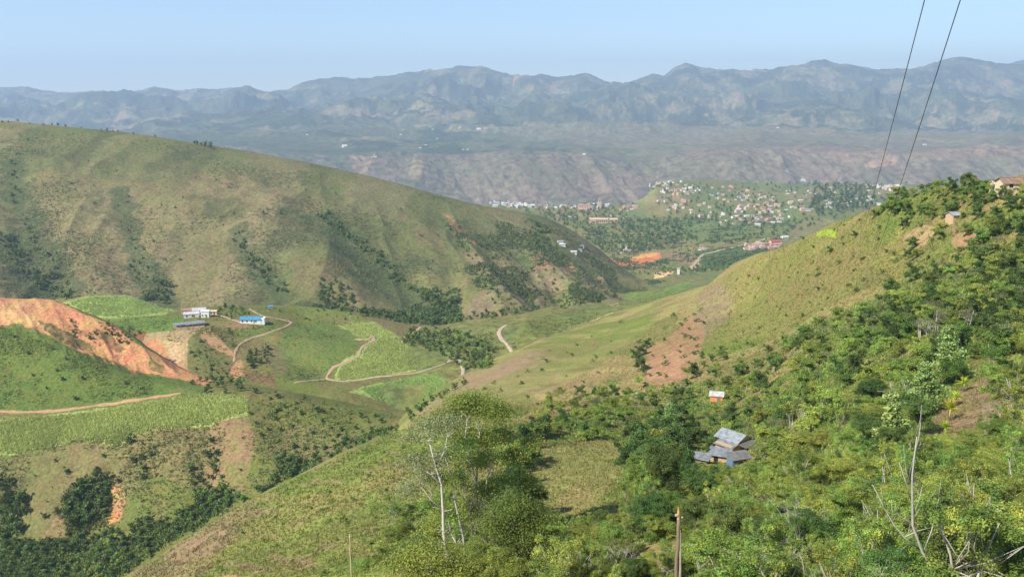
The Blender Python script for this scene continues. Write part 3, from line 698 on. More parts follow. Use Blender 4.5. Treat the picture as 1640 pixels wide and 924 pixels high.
def proto(key, h, r, nl, size, lm, bark, seed, nlob=6, base=.35, shell=.55, tr=.16, clus=22, stems=1, spread=.2, lean=.06):
    rng = np.random.default_rng(seed); L = lobes_for(h, r, rng, nlob, base)
    V, Fc, c = crown(L, nl, size, rng, clus, shell, spread=spread)
    PROTO[key] = dict(crown=np_mesh('crown', V, Fc, LM_[lm], c), trunk=trunk(h, tr, L, rng, bark, lean, 6, stems), h=h, r=r)
# near trees
proto('n1', 6.5, 2.7, 30000, .068, 'mid', BARK, 1, 11, .06, .5, clus=75, spread=.17)
proto('n2', 5.5, 2.9, 28000, .066, 'light', BARK, 2, 12, .04, .5, clus=75, spread=.17)
proto('n3', 7.5, 2.7, 28000, .074, 'dark', DBARK, 3, 11, .06, .5, clus=70, spread=.17)
proto('n4', 7, 2.3, 11000, .068, 'light', PBARK, 4, 9, .25, .4, .09, 50, 3, .17, .12)
proto('n5', 4.6, 2.7, 22000, .066, 'mid', BARK, 5, 11, .02, .45, .1, 70, 3, .17, .1)
# hillside trees
proto('m1', 6.5, 2.8, 6000, .17, 'mid', BARK, 11, 7, .2)
proto('m2', 5.6, 2.9, 6000, .165, 'light', BARK, 12, 7, .15)
proto('m3', 7.5, 3.0, 6200, .18, 'dark', DBARK, 13, 8, .2)
proto('m4', 8, 2.4, 3000, .17, 'light', PBARK, 14, 6, .42, .6, .13, 24, 2, .3)
proto('m5', 7.5, 2.2, 900, .14, 'grey', PBARK, 15, 6, .4, .5, .11, 14, 3, .3)
# far trees and bushes
proto('f1', 7, 3.4, 650, .5, 'dark', DBARK, 21, 5, .1, .6, .3, 12)
proto('f2', 6.5, 3.6, 650, .5, 'mid', DBARK, 22, 5, .05, .6, .3, 12)
proto('f3', 9, 3.2, 650, .52, 'dark', DBARK, 23, 5, .1, .6, .3, 12)
proto('s1', 1.9, 1.5, 2600, .085, 'mid', DBARK, 31, 6, .02, .5, .05, 22, 3)
proto('s2', 1.6, 1.6, 2600, .08, 'light', DBARK, 32, 6, .02, .5, .05, 22, 3)
proto('t1', 2.2, 1.7, 420, .24, 'mid', DBARK, 33, 5, .02, .5, .08, 14)
proto('t2', 2.4, 1.8, 420, .24, 'dark', DBARK, 34, 5, .02, .5, .08, 14)
for k in ('f1','f2','f3','t1','t2'):           # small in the picture: one mesh each
    p = PROTO[k]; cr, tk = p['crown'], p['trunk']
    bmx = bpy.data.meshes.new('tree_far'); import bmesh
    bb = bmesh.new(); bb.from_mesh(cr); nf = len(bb.faces); bb.from_mesh(tk)
    bb.faces.ensure_lookup_table()
    for i in range(nf, len(bb.faces)): bb.faces[i].material_index = 1
    bb.to_mesh(bmx); bb.free(); bmx.materials.append(cr.materials[0]); bmx.materials.append(DBARK); p['one'] = bmx
def put_tree(name, key, P, sc, rz, label, cat, group):
    p = PROTO[key]; tilt = (RNG.normal()*.05, RNG.normal()*.05, rz)
    if 'one' in p:
        o = link(name, p['one'], None, P); o.scale = (sc*RNG.uniform(.85,1.2), sc*RNG.uniform(.85,1.2), sc); o.rotation_euler = tilt
        return tag(o, label, cat, group)
    e = empty(name, P, rz, 1); e.rotation_euler = tilt; e.scale = (sc*RNG.uniform(.9,1.15), sc*RNG.uniform(.9,1.15), sc)
    link('trunk', p['trunk'], e); link('crown', p['crown'], e)
    return tag(e, label, cat, group)
def size_px(o, key, sc): return PROTO[key]['h']*sc/o[1]*F
GUARD = [(1112,674,1206,742,184), (1136,614,1162,636,240), (1014,622,1044,640,260), (1592,276,1642,292,268), (1515,334,1548,343,262), (875,722,990,812,172), (1500,600,1572,690,118), (1010,878,1085,924,48), (1078,806,1100,924,34),
         (1290,362,1345,380,330), (555,846,564,924,92)]
def blocked(P, h, r):
    q = proj(P[0]/P[1], P[2]/P[1]); t = proj(P[0]/P[1], (P[2]+h)/P[1])[1]; w = r*F/P[1]*.8
    for x0, y0, x1, y1, Yg in GUARD:
        if P[1] < Yg+4 and q[0]+w > x0 and q[0]-w < x1 and t < y1 and q[1] > y0: return True
    return False
TAKEN = []
def scatter(poly, n, rmin, Yr=(0, 1e9), tries=8, avoid=()):
    P = np.array(poly, float); out = []; x0, y0 = P.min(0); x1, y1 = P.max(0); cell = {}
    for i in range(n*tries):
        if len(out) >= n: break
        px, py = RNG.uniform(x0, x1), RNG.uniform(y0, y1)
        if not inpoly(np.array([px]), np.array([py]), poly)[0]: continue
        if any(inpoly(np.array([px]), np.array([py]), a)[0] for a in avoid): continue
        w = at_px(px, py)
        if w is None or not (Yr[0] <= w[1] <= Yr[1]): continue
        w[0] += RNG.normal()*w[1]/F*1.2; w[1] += RNG.normal()*w[1]/F*2
        r = rmin*(1 if rmin > 0 else 0); k = (int(w[0]//r), int(w[1]//r)); bad = False
        for dx in (-1, 0, 1):
            for dy in (-1, 0, 1):
                for c in cell.get((k[0]+dx, k[1]+dy), ()):
                    if (c[0]-w[0])**2+(c[1]-w[1])**2 < r*r: bad = True
        if bad: continue
        cell.setdefault(k, []).append(w); out.append(w)
    if out:
        A = np.array(out); z = ground(A[:,0], A[:,1]); 
        for w, q in zip(out, z): w[2] = q
    return out
# what stands near a place, for the labels
MARKS = [(1160,710,'the tin-roofed house'), (1148,628,'the orange-walled hut'), (1090,860,'the split wooden post'), (930,760,'the grassy clearing'), (1540,650,'the bare earth path'),
         (1510,560,'the cream-plumed trees'), (1465,830,'the bare forked sapling'), (1615,290,'the ridge-top house'), (1530,343,'the grey hut'), (760,760,'the tall pale-trunked trees'),
         (1060,580,'the red soil patch'), (560,880,'the thin stake'), (1320,372,'the lime-green patch')]
def whereis(px, py):
    d, m = min((math.hypot(px-a, (py-b)*1.2), (a, b, t)) for a, b, t in MARKS)
    a, b, t = m; dx, dy = px-a, py-b; far = 'well ' if d > 130 else ('a little ' if d > 55 else 'just ')
    if abs(dy) > abs(dx)*1.4: s = 'above' if dy < 0 else 'below'
    elif abs(dx) > abs(dy)*1.4: s = 'right of' if dx > 0 else 'left of'
    else: s = ('above and right of' if dx > 0 else 'above and left of') if dy < 0 else ('below and right of' if dx > 0 else 'below and left of')
    return far+s+' '+t
DESC = {'n1':'leafy green tree','n2':'bright yellow-green tree','n3':'dark green rounded tree','n4':'slender pale-stemmed tree','n5':'low spreading green tree','m1':'round green tree','m2':'light green bushy tree','m3':'dark green tree','m4':'thin pale-stemmed tree','m5':'sparse grey-leaved tree',
        's1':'green shrub','s2':'yellow-green shrub','t1':'small green bush','t2':'small dark bush'}
REST = {}
cand = []
def zone(poly, n, rmin, keys, sc, Yr=(0, 1e9), avoid=(), kind='tree', tries=8):
    for w in scatter(poly, n, rmin, Yr, tries, avoid):
        k = keys[RNG.integers(len(keys))]
        if w[1] < 130: k = {'m1':'n1','m2':'n2','m3':'n3','m4':'n4','m5':'n4','t1':'s1','t2':'s1'}.get(k, k)
        s = RNG.uniform(*sc)
        if blocked(w, PROTO[k]['h']*s, PROTO[k]['r']*s): continue
        cand.append((size_px(w, k, s), w, k, s, RNG.uniform(0, 6.28), kind))
CLEAR = [[(850,715),(1005,700),(1000,745),(965,800),(905,845),(860,810)], [(1485,690),(1530,625),(1640,575),(1640,640),(1575,640),(1550,700)], [(1010,880),(1085,862),(1110,924),(1000,924)]]
TREES = ['m1','m1','m2','m2','m3','m4']
# ridge top
zone([(1418,338),(1445,312),(1500,300),(1560,296),(1590,300),(1660,300),(1660,330),(1560,334),(1500,352),(1440,352)], 110, 2.8, ['m1','m3','m1','m2','m4'], (.42,.72))
zone([(1400,350),(1445,345),(1430,318),(1410,325)], 8, 3, ['m2','m4','m1'], (.5,.8))
# upper right wood
zone([(1540,400),(1600,360),(1660,340),(1660,560),(1500,590),(1380,562),(1275,600),(1262,560),(1300,525),(1400,492),(1480,470)], 270, 3.0, ['m1','m1','m2','m2','m3','m5'], (.3,.85))
zone([(1440,355),(1560,350),(1640,335),(1560,400),(1480,470),(1420,470),(1460,400)], 42, 5, ['m1','m3','t1','m2','t1'], (.4,.8), kind='tree')
# slope below it down to the house
zone([(860,690),(880,640),(990,625),(1120,600),(1260,585),(1300,600),(1500,592),(1660,560),(1660,700),(1400,740),(1100,760),(1010,705),(860,715)], 270, 3.3, ['m1','m2','m2','m4','m3','m5','m1','m2'], (.3,.85), avoid=CLEAR)
zone([(985,700),(1060,680),(1110,700),(1110,760),(1200,760),(1150,830),(1010,840),(960,800)], 70, 2.8, ['m3','m3','m1'], (.6,1.0), avoid=CLEAR)
# foreground canopy
zone([(860,850),(960,800),(1100,770),(1400,740),(1660,690),(1660,1010),(1320,1010),(880,1010)], 380, 1.7, ['n1','n2','n2','n5','n5','n4','n4','n3','s1','s2'], (.26,.64), Yr=(22, 400), avoid=CLEAR)
zone([(780,760),(860,700),(900,690),(880,760),(850,850),(800,860)], 22, 2.6, ['m3','m1','m2'], (.6,.9), avoid=CLEAR)
zone([(630,800),(760,780),(860,850),(900,1000),(640,1000),(600,930)], 30, 2.6, ['n2','n4','n5'], (.4,.7), Yr=(40, 300))
cand_tree = sorted([c for c in cand if c[5] == 'tree'], key=lambda c: -c[0])
for i, (s_, w, k, sc, rz, kd) in enumerate(cand_tree):
    px, py = proj(w[0]/w[1], w[2]/w[1])
    if i < 285:
        near = k[0] == 'n'
        put_tree('shrub' if k[0] in 'st' else 'hillside_tree', k, w, sc, rz, DESC[k]+' '+whereis(px, py), 'shrub' if k[0] in 'st' else 'tree', 'trees of the near hillside')
    else: REST.setdefault(k, []).append((w, sc, rz))
# shrubs on the grass slopes
cand = []
SH = ['t1','t1','t2']
zone([(350,850),(480,770),(640,700),(700,700),(640,820),(560,924),(300,924)], 46, 3.5, ['s1','s2','t1'], (.25,.55), kind='shrub')
zone([(640,700),(700,680),(660,800),(600,880),(560,924),(700,924)], 26, 2.5, ['s1','s2'], (.5,.9), kind='shrub')
zone([(700,660),(830,570),(1000,510),(1010,560),(900,640),(860,690)], 26, 6, SH, (.4,.9), kind='shrub')
zone([(1018,545),(1040,535),(1036,620),(1022,620)], 12, 3, ['t1','t2','m3'], (.6,.9), kind='shrub')
zone([(1040,500),(1130,490),(1125,600),(1040,620)], 30, 4, ['t2','t2','t1'], (.5,.9), kind='shrub')
zone([(1130,480),(1300,372),(1410,345),(1420,460),(1280,520),(1180,600),(1130,600)], 60, 5, ['t1','t1','t2'], (.3,.7), kind='shrub')
zone([(1120,560),(1270,540),(1280,600),(1120,600)], 30, 3.5, ['t1','m2','m1'], (.4,.7), kind='shrub')
zone([(860,820),(1000,790),(1085,800),(1090,870),(990,880),(900,924)], 30, 2, ['s1','s2'], (.5,.9), kind='shrub')
zone([(1290,380),(1420,350),(1500,400),(1420,480),(1280,520)], 20, 6, ['t1','t2'], (.5,1.0), kind='shrub')
for (s_, w, k, sc, rz, kd) in cand:
    px, py = proj(w[0]/w[1], w[2]/w[1]); nm = 'hillside_tree' if k[0] in 'mn' else 'shrub'
    put_tree(nm, k, w, sc, rz, DESC[k]+' on the grass, '+whereis(px, py), 'shrub' if nm == 'shrub' else 'tree', 'shrubs on the grassy near slopes')

def forest(name, key, pts):
    """many alike plants as one object: points with the crown of one tree on each"""
    p = PROTO[key]; src = next(o for o in bpy.data.objects if o.type == 'MESH' and o.data == p.get('one', p['crown']))
    me = bpy.data.meshes.new(name); me.vertices.add(len(pts)); me.vertices.foreach_set('co', np.array([w for w, s, r in pts], np.float32).ravel())
    a = me.attributes.new('siz', 'FLOAT', 'POINT'); a.data.foreach_set('value', np.array([s for w, s, r in pts], np.float32))
    b = me.attributes.new('rot', 'FLOAT_VECTOR', 'POINT'); b.data.foreach_set('vector', np.array([(0, 0, r) for w, s, r in pts], np.float32).ravel())
    o = link(name, me); tag(o, kind='stuff'); me.materials.append(p['crown'].materials[0])
    ng = bpy.data.node_groups.new(name, 'GeometryNodeTree'); ng.interface.new_socket('Geometry', in_out='INPUT', socket_type='NodeSocketGeometry'); ng.interface.new_socket('Geometry', in_out='OUTPUT', socket_type='NodeSocketGeometry')
    N = ng.nodes; gi = N.new('NodeGroupInput'); go = N.new('NodeGroupOutput'); ip = N.new('GeometryNodeInstanceOnPoints'); oi = N.new('GeometryNodeObjectInfo'); oi.inputs['Object'].default_value = src
    na = N.new('GeometryNodeInputNamedAttribute'); na.data_type = 'FLOAT'; na.inputs['Name'].default_value = 'siz'
    nb = N.new('GeometryNodeInputNamedAttribute'); nb.data_type = 'FLOAT_VECTOR'; nb.inputs['Name'].default_value = 'rot'
    er = N.new('FunctionNodeEulerToRotation')
    ng.links.new(gi.outputs[0], ip.inputs['Points']); ng.links.new(oi.outputs['Geometry'], ip.inputs['Instance']); ng.links.new(na.outputs['Attribute'], ip.inputs['Scale'])
    ng.links.new(nb.outputs['Attribute'], er.inputs['Euler']); ng.links.new(er.outputs[0], ip.inputs['Rotation']); ng.links.new(ip.outputs[0], go.inputs[0])
    md = o.modifiers.new('plants', 'NODES'); md.node_group = ng; return o

# ------------------------------------------------------------------ trees of the far slopes
FU = ['f2','f2','f1']; fc = []; g3 = 'trees of the town and the woods before it'
def fzone(poly, n, rmin, keys, sc, grp, label, tries=8, ind=True):
    for w in scatter(poly, n, rmin, (1500 if grp == g3 else 380, 1e9), tries):
        k = keys[RNG.integers(len(keys))]; s = RNG.uniform(*sc); fc.append((size_px(w, k, s), w, k, s, grp, label, ind))
def gline(pts, wid, n, keys, sc, grp, label, rmin=4):
    P = np.array(pts, float); poly = [(x-wid, y) for x, y in P]+[(x+wid, y+2) for x, y in P[::-1]]
    fzone(poly, n, rmin, keys, sc, grp, label)
FT = ['f1','f2','f2','f3']
g = 'trees in the gullies of the big brown hill'
gline(GPX['a'], 7, 34, FT, (.5,.95), g, 'dark tree in the long gully nearest the picture edge, big brown hill')
gline([(95,440),(60,450),(108,478)], 14, 22, FT, (.6,1.1), g, 'dark tree at the foot of the leftmost gully')
gline(GPX['b'], 16, 34, FT, (.6,1.1), g, 'dark tree in the wide clump low on the leftmost slope')
gline(GPX['c'], 12, 38, FT, (.5,.9), g, 'tree in the short gully above the blue-roofed building')
gline(GPX['d'], 12, 120, FU, (.55,1.05), g, 'tree in the long diagonal wooded gully of the big hill')
fzone([(508,450),(560,450),(568,488),(530,490),(512,480)], 34, 4, ['f2','f2','f1'], (.6,1.0), g, 'bright green tree in the clump left of the valley bottom')
fzone([(195,365),(215,360),(225,400),(240,440),(275,455),(278,490),(235,478),(200,420)], 22, 5, FT, (.4,.8), g, 'dark tree in the thin gully above the cane field')
fzone([(245,470),(262,452),(278,458),(276,490),(230,482)], 16, 4, ['f1','f3'], (.8,1.2), g, 'dark tree in the clump above the cane field')
fzone([(520,488),(560,495),(640,500),(700,505),(735,500),(740,525),(640,516),(560,502)], 70, 4, FT, (.6,1.0), 'trees along the creek below the big hill', 'dark tree in the creek line at the foot of the big hill')
fzone([(670,470),(700,462),(735,485),(735,512),(690,505)], 40, 4, FT, (.7,1.2), 'trees along the creek below the big hill', 'dark tree in the thicket where the gully meets the creek')
fzone([(300,222),(345,232),(338,238),(305,230)], 12, 4, ['f1'], (.8,1.2), 'trees on the crest of the big hill', 'dark tree in the small clump on the crest of the big hill')
fzone([(0,190),(120,200),(260,214),(255,220),(120,206),(0,197)], 40, 5, ['f1','t1'], (.4,.8), 'trees on the crest of the big hill', 'low dark tree on the left part of the crest line')
for x, y in ((423,343),(448,343)):
    w = at_px(x, y); fc.append((999, w, 'f1', .75 if x < 440 else .85, 'lone bushes', 'lone dark bush, %s of two side by side on the big hill' % ('left' if x < 440 else 'right'), True))
fzone([(0,210),(700,340),(900,460),(860,495),(700,470),(400,300),(300,480),(0,480)], 110, 12, ['f1','f2','t1'], (.3,.6), 'scattered bushes of the big hill', 'scattered small bush on the open grass of the big hill')
fzone([(735,400),(800,380),(860,420),(990,470),(900,495),(800,490),(760,440)], 120, 5, FU, (.35,.8), 'trees on the tail of the big hill', 'tree on the scrubby right tail of the big hill')
fzone([(852,364),(866,358),(884,372),(880,396),(860,402),(848,388)], 30, 4.5, FU, (.7,1.1), 'trees on the tail of the big hill', 'dark tree in the clump on the right tail of the big hill')
# valley floor
fzone([(655,532),(735,532),(800,555),(785,590),(745,590),(700,565),(645,550)], 110, 4, ['f2','f2','f1'], (.45,.85), 'trees in the wooded hollow beside the cane', 'green tree in the hollow between cane field and valley track')
fzone([(700,500),(800,500),(980,480),(960,490),(830,512),(770,518),(700,520)], 60, 5, FT, (.5,.9), 'trees along the creek below the big hill', 'dark tree in the creek line at the foot of the big hill')
fzone([(650,660),(745,610),(752,612),(665,665),(655,680),(645,672)], 26, 3, ['f1','f2'], (.3,.6), 'trees along the creek below the cane', 'dark bush along the creek below the cane fields')
# knoll and lower slope
g2 = 'trees in the creek below the scrubby slope'
fzone([(0,862),(60,868),(180,850),(260,835),(330,800),(372,800),(330,835),(250,880),(200,924),(0,924)], 150, 3.2, ['f1','f2','f1'], (.4,.8), g2, 'dark tree in the creek thicket at the lower left edge')
fzone([(104,808),(128,780),(150,760),(176,768),(170,800),(172,830),(140,842),(112,846)], 34, 3, ['f1','f3'], (.6,1.0), g2, 'dark tree in the clump left of the ochre bare scar')
fzone([(0,770),(15,790),(38,810),(30,860),(0,860)], 26, 3, ['f1','f3'], (.7,1.1), g2, 'dark tree in the clump at the left picture edge')
fzone([(310,790),(370,775),(390,800),(470,745),(480,765),(380,820),(320,828)], 60, 3, ['f2','f2','f1'], (.4,.8), g2, 'green tree in the creek strip under the scrubby slope')
fzone([(480,740),(560,700),(640,680),(645,692),(560,728),(490,760)], 40, 3, ['f1','f2'], (.3,.6), g2, 'green tree in the upper creek strip beyond the grassy spur')
fzone([(440,740),(452,732),(475,745),(470,765),(450,762)], 10, 3, ['f1'], (.7,.9), g2, 'dark tree in the pair standing over the creek')
fzone([(200,710),(250,705),(255,770),(205,775)], 16, 4, ['t2','f1'], (.5,.8), 'scrub on the brown slope', 'dark bush on the slope under the cane strip')
fzone([(315,712),(345,712),(348,770),(308,800),(300,760)], 22, 3.5, ['f1','t2'], (.45,.75), 'scrub on the brown slope', 'dark bush down the middle of the brown slope')
fzone([(0,740),(400,690),(400,780),(0,850)], 50, 5, ['t1','t2','f1'], (.3,.6), 'scrub on the brown slope', 'small bush scattered over the brown slope')
fzone([(400,625),(520,640),(640,668),(560,705),(440,740),(400,700)], 85, 4, ['t2','f1','t1','f2'], (.3,.6), 'scrub above the upper creek', 'small dark bush on the scrubby slope above the upper creek')
fzone([(300,612),(330,605),(390,612),(386,632),(330,632)], 22, 4, ['f1','t2'], (.4,.75), 'bushes on the knoll', 'dark bush along the crest between cutting and cane')
fzone([(0,520),(240,606),(250,640),(0,650)], 16, 8, ['t2','f1'], (.25,.45), 'bushes on the knoll', 'small dark bush on the smooth green knoll')
fzone([(110,515),(150,535),(165,555),(120,545)], 20, 3, ['f1','t2'], (.3,.5), 'bushes in the orange cutting', 'dark bush growing in the orange cutting')
fzone([(150,520),(200,518),(225,535),(205,556),(165,535)], 24, 3, ['f1','f2','t2'], (.3,.55), 'bushes above the cutting', 'dark bush on the bank behind the orange cutting')
fzone([(300,560),(320,545),(370,590),(365,606),(310,600)], 30, 3.5, ['f2','t1','t2'], (.3,.55), 'bushes below the farm', 'bush on the patchy bank below the farm shed')
fzone([(388,565),(430,560),(440,580),(400,590)], 16, 3.5, ['f1'], (.4,.7), 'bushes below the farm', 'dark tree in the clump below the farm road')
fzone([(345,490),(395,492),(410,502),(380,512),(350,508)], 22, 3.5, ['f1','f2'], (.35,.6), 'bushes around the farm', 'dark bush between the white buildings and the blue roof')
fzone([(335,520),(375,530),(372,556),(345,545)], 14, 4, ['t2','f1'], (.3,.5), 'bushes around the farm', 'dark bush on the bank above the long pale scar')
fzone([(410,490),(560,498),(590,515),(480,516)], 40, 5, ['t1','t2','f2'], (.25,.5), 'bushes around the farm', 'small bush on the back edge of the farm terrace')
fzone([(75,476),(90,478),(150,503),(215,540),(212,548),(140,512)], 14, 3, ['t1','t2'], (.3,.6), 'bushes above the cutting', 'small bush on the upper lip of the orange cutting')
fzone([(0,518),(60,532),(150,576),(280,610),(280,616),(140,582),(0,526)], 26, 2.5, ['t1','t2'], (.25,.5), 'bushes in the orange cutting', 'small bush along the lower edge of the orange cutting')
# town and its woods
g3 = 'trees of the town and the woods before it'
fzone([(852,345),(900,345),(960,420),(985,445),(930,425),(880,395),(860,370)], 110, 9, FU, (.8,1.4), g3, 'tree on the green slope behind the tail of the big hill', ind=False)
fzone([(870,340),(1000,345),(1090,355),(1110,385),(1000,405),(900,400),(870,370)], 380, 9, FU, (1.0,1.8), g3, 'dark tree in the wood between the bare orange ground and the town', ind=False)
fzone([(1030,295),(1460,292),(1430,330),(1300,365),(1200,392),(1090,385),(1050,330)], 480, 11, FU, (.9,1.7), g3, 'dark tree among the houses of the town', ind=False)
fzone([(780,322),(1020,325),(1010,340),(860,345)], 130, 11, FU, (.9,1.5), g3, 'dark tree in the row before the white town edge', ind=False)
fzone([(860,400),(1000,440),(1100,430),(1260,400),(1130,450),(1000,470),(930,450)], 200, 8, FU, (.6,1.1), g3, 'dark tree on the valley floor below the bare orange ground', ind=False)
fzone([(1300,295),(1400,300),(1400,335),(1300,345)], 150, 14, ['f1','f3'], (1.5,2.6), g3, 'dark tree in the dense wood at the right of the town', ind=False)
fc.sort(key=lambda c: -c[0]); cnt_ = {'bush': 0, 'tree': 0}
for s_, w, k, s, grp, label, ind in fc:
    nm = 'bush' if k[0] == 't' or s < .5 else 'tree'
    if ind and cnt_[nm] < 285:
        cnt_[nm] += 1; put_tree({'bush':'bush','tree':'valley_tree'}[nm], k, w, s, RNG.uniform(0, 6.28), label, nm, grp)
    else: REST.setdefault(k, []).append((w, s, RNG.uniform(0, 6.28)))
for k, pts in REST.items(): forest('woodland', k, pts)

# ------------------------------------------------------------------ tufts: grass, cane, undergrowth
def tufts(name, P, h, wd, col, mat, nb=4, seed=1, lean=.35):
    rng = np.random.default_rng(seed); n = len(P); V = []; C = []
    for b in range(nb):
        a = rng.uniform(0, 6.283, n); ca, sa = np.cos(a), np.sin(a); hh = h*rng.uniform(.6, 1.25, n); ww = wd*rng.uniform(.6, 1.2, n)
        off = rng.normal(size=(n,2))*wd[:,None]*.6; la = rng.uniform(0, 6.283, n); ln = hh*lean*rng.uniform(.2, 1, n)
        B = P+np.stack([off[:,0], off[:,1], -.1*h], 1)
        v0 = B-np.stack([ca*ww/2, sa*ww/2, 0*h], 1); v1 = B+np.stack([ca*ww/2, sa*ww/2, 0*h], 1); v2 = B+np.stack([np.cos(la)*ln, np.sin(la)*ln, hh], 1)
        V.append(np.stack([v0, v1, v2], 1)); k = rng.uniform(.75, 1.3, (n,1))*col; C.append(np.repeat(k[:,None], 3, 1))
    V = np.concatenate(V).reshape(-1, 3); C = np.concatenate(C).reshape(-1, 3)
    o = link(name, np_mesh(name, V, np.arange(len(V)).reshape(-1, 3), mat, C)); return tag(o, kind='stuff')
GM = leaf_mat('grass_blades', (1,1,1), .3, 0)
def many(poly, n, L=None, jit=1.0):
    P = np.array(poly, float); x0, y0 = P.min(0); x1, y1 = P.max(0)
    x = RNG.uniform(x0, x1, n); y = RNG.uniform(y0, y1, n); m = inpoly(x, y, poly); x, y = x[m], y[m]
    ix, iy = (x/2).astype(int).clip(0, BW-1), (y/2).astype(int).clip(0, BH-1); ok = DBUF[iy, ix] < 1e8
    W = PBUF[iy[ok], ix[ok]].copy(); W[:,0] += RNG.uniform(-1, 1, len(W))*W[:,1]/F*1.6*jit; W[:,1] += RNG.uniform(-1, 1, len(W))*W[:,1]/F*3*jit
    W[:,2] = ground(W[:,0], W[:,1], LAYERS if L is None else [L]); W = W[W[:,2] > -2000]
    for Q, w in TRACKS:
        b = (W[:,0] > Q[:,0].min()-9) & (W[:,0] < Q[:,0].max()+9) & (W[:,1] > Q[:,1].min()-9) & (W[:,1] < Q[:,1].max()+9)
        if b.any():
            d = np.full(len(W), 99.); s_ = W[b]; d[b] = np.min(np.hypot(s_[:,None,0]-Q[None,::2,0], s_[:,None,1]-Q[None,::2,1]), axis=1)
            W = W[d > w*.5+1.2]
    return W
def colat(L, W):
    b = L.base(W[:,0]/W[:,1], np.log(W[:,1])); px, py = proj(W[:,0]/W[:,1], b/W[:,1]); return L.colour(W[:,0], W[:,1], W[:,2], px, py, None)
W_ = many([(0,924),(205,924),(350,825),(640,685),(760,645),(870,640),(1020,540),(1140,452),(1300,362),(1450,310),(1640,280),(1640,924)], 150000, LN)
W_ = W_[W_[:,1] < 520]; cN = colat(LN, W_); keep = (cN[:,1] > cN[:,0]*.72); W_, cN = W_[keep], cN[keep]
hh = np.clip(W_[:,1]/170, .35, 1.1)*.55
tufts('grass', W_, hh, hh*.42, cN*1.5, GM, 4, 3, .8)
cane = [[(0,674),(140,662),(250,642),(330,630),(393,634),(396,658),(330,680),(240,688),(190,710),(120,704),(60,720),(0,726)], [(110,484),(145,476),(205,474),(240,486),(282,498),(190,508),(140,503)],
        [(545,520),(600,517),(640,542),(718,571),(720,580),(640,596),(565,608),(540,604),(550,580),(592,552)], [(580,622),(640,610),(724,592),(728,604),(690,632),(662,652),(600,638)]]
ly = [LK, LP, LP, LP]; cw = [many(p, n, l) for p, n, l in zip(cane, (26000, 6000, 20000, 13000), ly)]
for W1 in cw:
    row = np.sin((W1[:,0]*.8+W1[:,1]*.6)/2.6*2*math.pi); 
    tufts('sugar_cane', W1, 1.4+0*row, .42+0*row, np.array((.39,.50,.16))*(1+.10*row[:,None])*(1+.18*fbm(W1[:,0]/20, W1[:,1]/20, 401, 2)[:,None]), GM, 4, 5, .5)
def under(poly, n, L, h, wd, col, thr, ns, seed, avoid=()):
    W1 = many(poly, n, L)
    if avoid:
        qx, qy = proj(W1[:,0]/W1[:,1], W1[:,2]/W1[:,1])
        for a_ in avoid: m_ = ~inpoly(qx, qy, a_); W1, qx, qy = W1[m_], qx[m_], qy[m_]
        h = h*np.clip(W1[:,1]/150, .5, 1.6); wd = wd*np.clip(W1[:,1]/150, .5, 1.6)
    h = np.broadcast_to(h, len(W1)); wd = np.broadcast_to(wd, len(W1))
    k = fbm(W1[:,0]/ns, W1[:,1]/ns, 410+seed, 4); m_ = k+RNG.uniform(-.35, .35, len(W1)) > thr+.15; W1, h, wd = W1[m_], h[m_], wd[m_]
    if len(W1): tufts('undergrowth', W1, h*RNG.uniform(.5, 1.3, len(W1)), wd*1.0, np.tile(np.array(col), (len(W1), 1))*RNG.uniform(.7, 1.4, (len(W1), 1)), GM, 5, seed, .9)
under([(1262,600),(1262,540),(1400,480),(1540,400),(1640,340),(1640,600),(1400,740),(1640,690),(1640,1000),(860,1000),(860,690),(1000,620)], 90000, LN, .5, .3, (.20,.29,.065), -.2, 14, 21, CLEAR)
under([(0,200),(400,245),(700,318),(860,370),(1000,440),(1000,475),(860,500),(560,500),(0,495)], 70000, LL, 1.1, 1.5, (.17,.18,.07), .1, 60, 11)
under([(0,862),(60,868),(180,850),(260,835),(330,800),(372,800),(330,835),(250,880),(200,924),(0,924)], 16000, LK, 1.2, 1.5, (.14,.20,.055), -.3, 25, 31)
under([(310,790),(370,775),(390,800),(560,700),(640,680),(645,692),(560,728),(490,760),(380,820),(320,828)], 9000, LK, 1.1, 1.4, (.14,.20,.055), -.2, 25, 32)
under([(100,790),(135,765),(180,760),(178,840),(110,855)], 1400, LK, 1.1, 1.3, (.12,.17,.05), -.4, 25, 33)
under([(500,488),(640,498),(735,460),(740,525),(640,516),(520,500)], 9000, LL, 2, 2.4, (.11,.155,.05), -.3, 25, 34)
under([(655,532),(735,532),(800,555),(785,590),(745,590),(700,565),(645,550)], 7000, LP, 1.6, 1.8, (.13,.19,.05), -.3, 25, 35)
under([(720,340),(830,345),(910,372),(990,428),(1040,465),(900,498),(780,490),(740,420)], 26000, LL, 2.0, 2.4, (.10,.14,.045), .0, 45, 36)
under([(x-11, y) for x, y in GPX['d']]+[(x+13, y+2) for x, y in GPX['d'][::-1]], 9000, LL, 1.9, 2.2, (.11,.165,.05), -.3, 25, 37)
under([(0,730),(400,640),(650,665),(480,770),(330,820),(180,860),(0,924)], 26000, LK, .7, .9, (.16,.19,.06), .05, 25, 12)
under([(0,520),(240,605),(250,640),(0,655)], 9000, LK, .6, .7, (.16,.21,.055), -.1, 20, 13)
under([(190,510),(470,490),(600,520),(560,610),(380,612),(300,560)], 14000, LP, .7, .8, (.17,.21,.065), .05, 20, 14)
under([(830,515),(1130,455),(1130,470),(1000,512),(860,560),(700,560)], 16000, LV, .8, .9, (.16,.20,.07), .0, 30, 15)
under([(830,400),(1000,350),(1260,340),(1250,400),(1000,470),(860,440)], 30000, LV, 3, 3, (.09,.125,.05), .0, 70, 16)
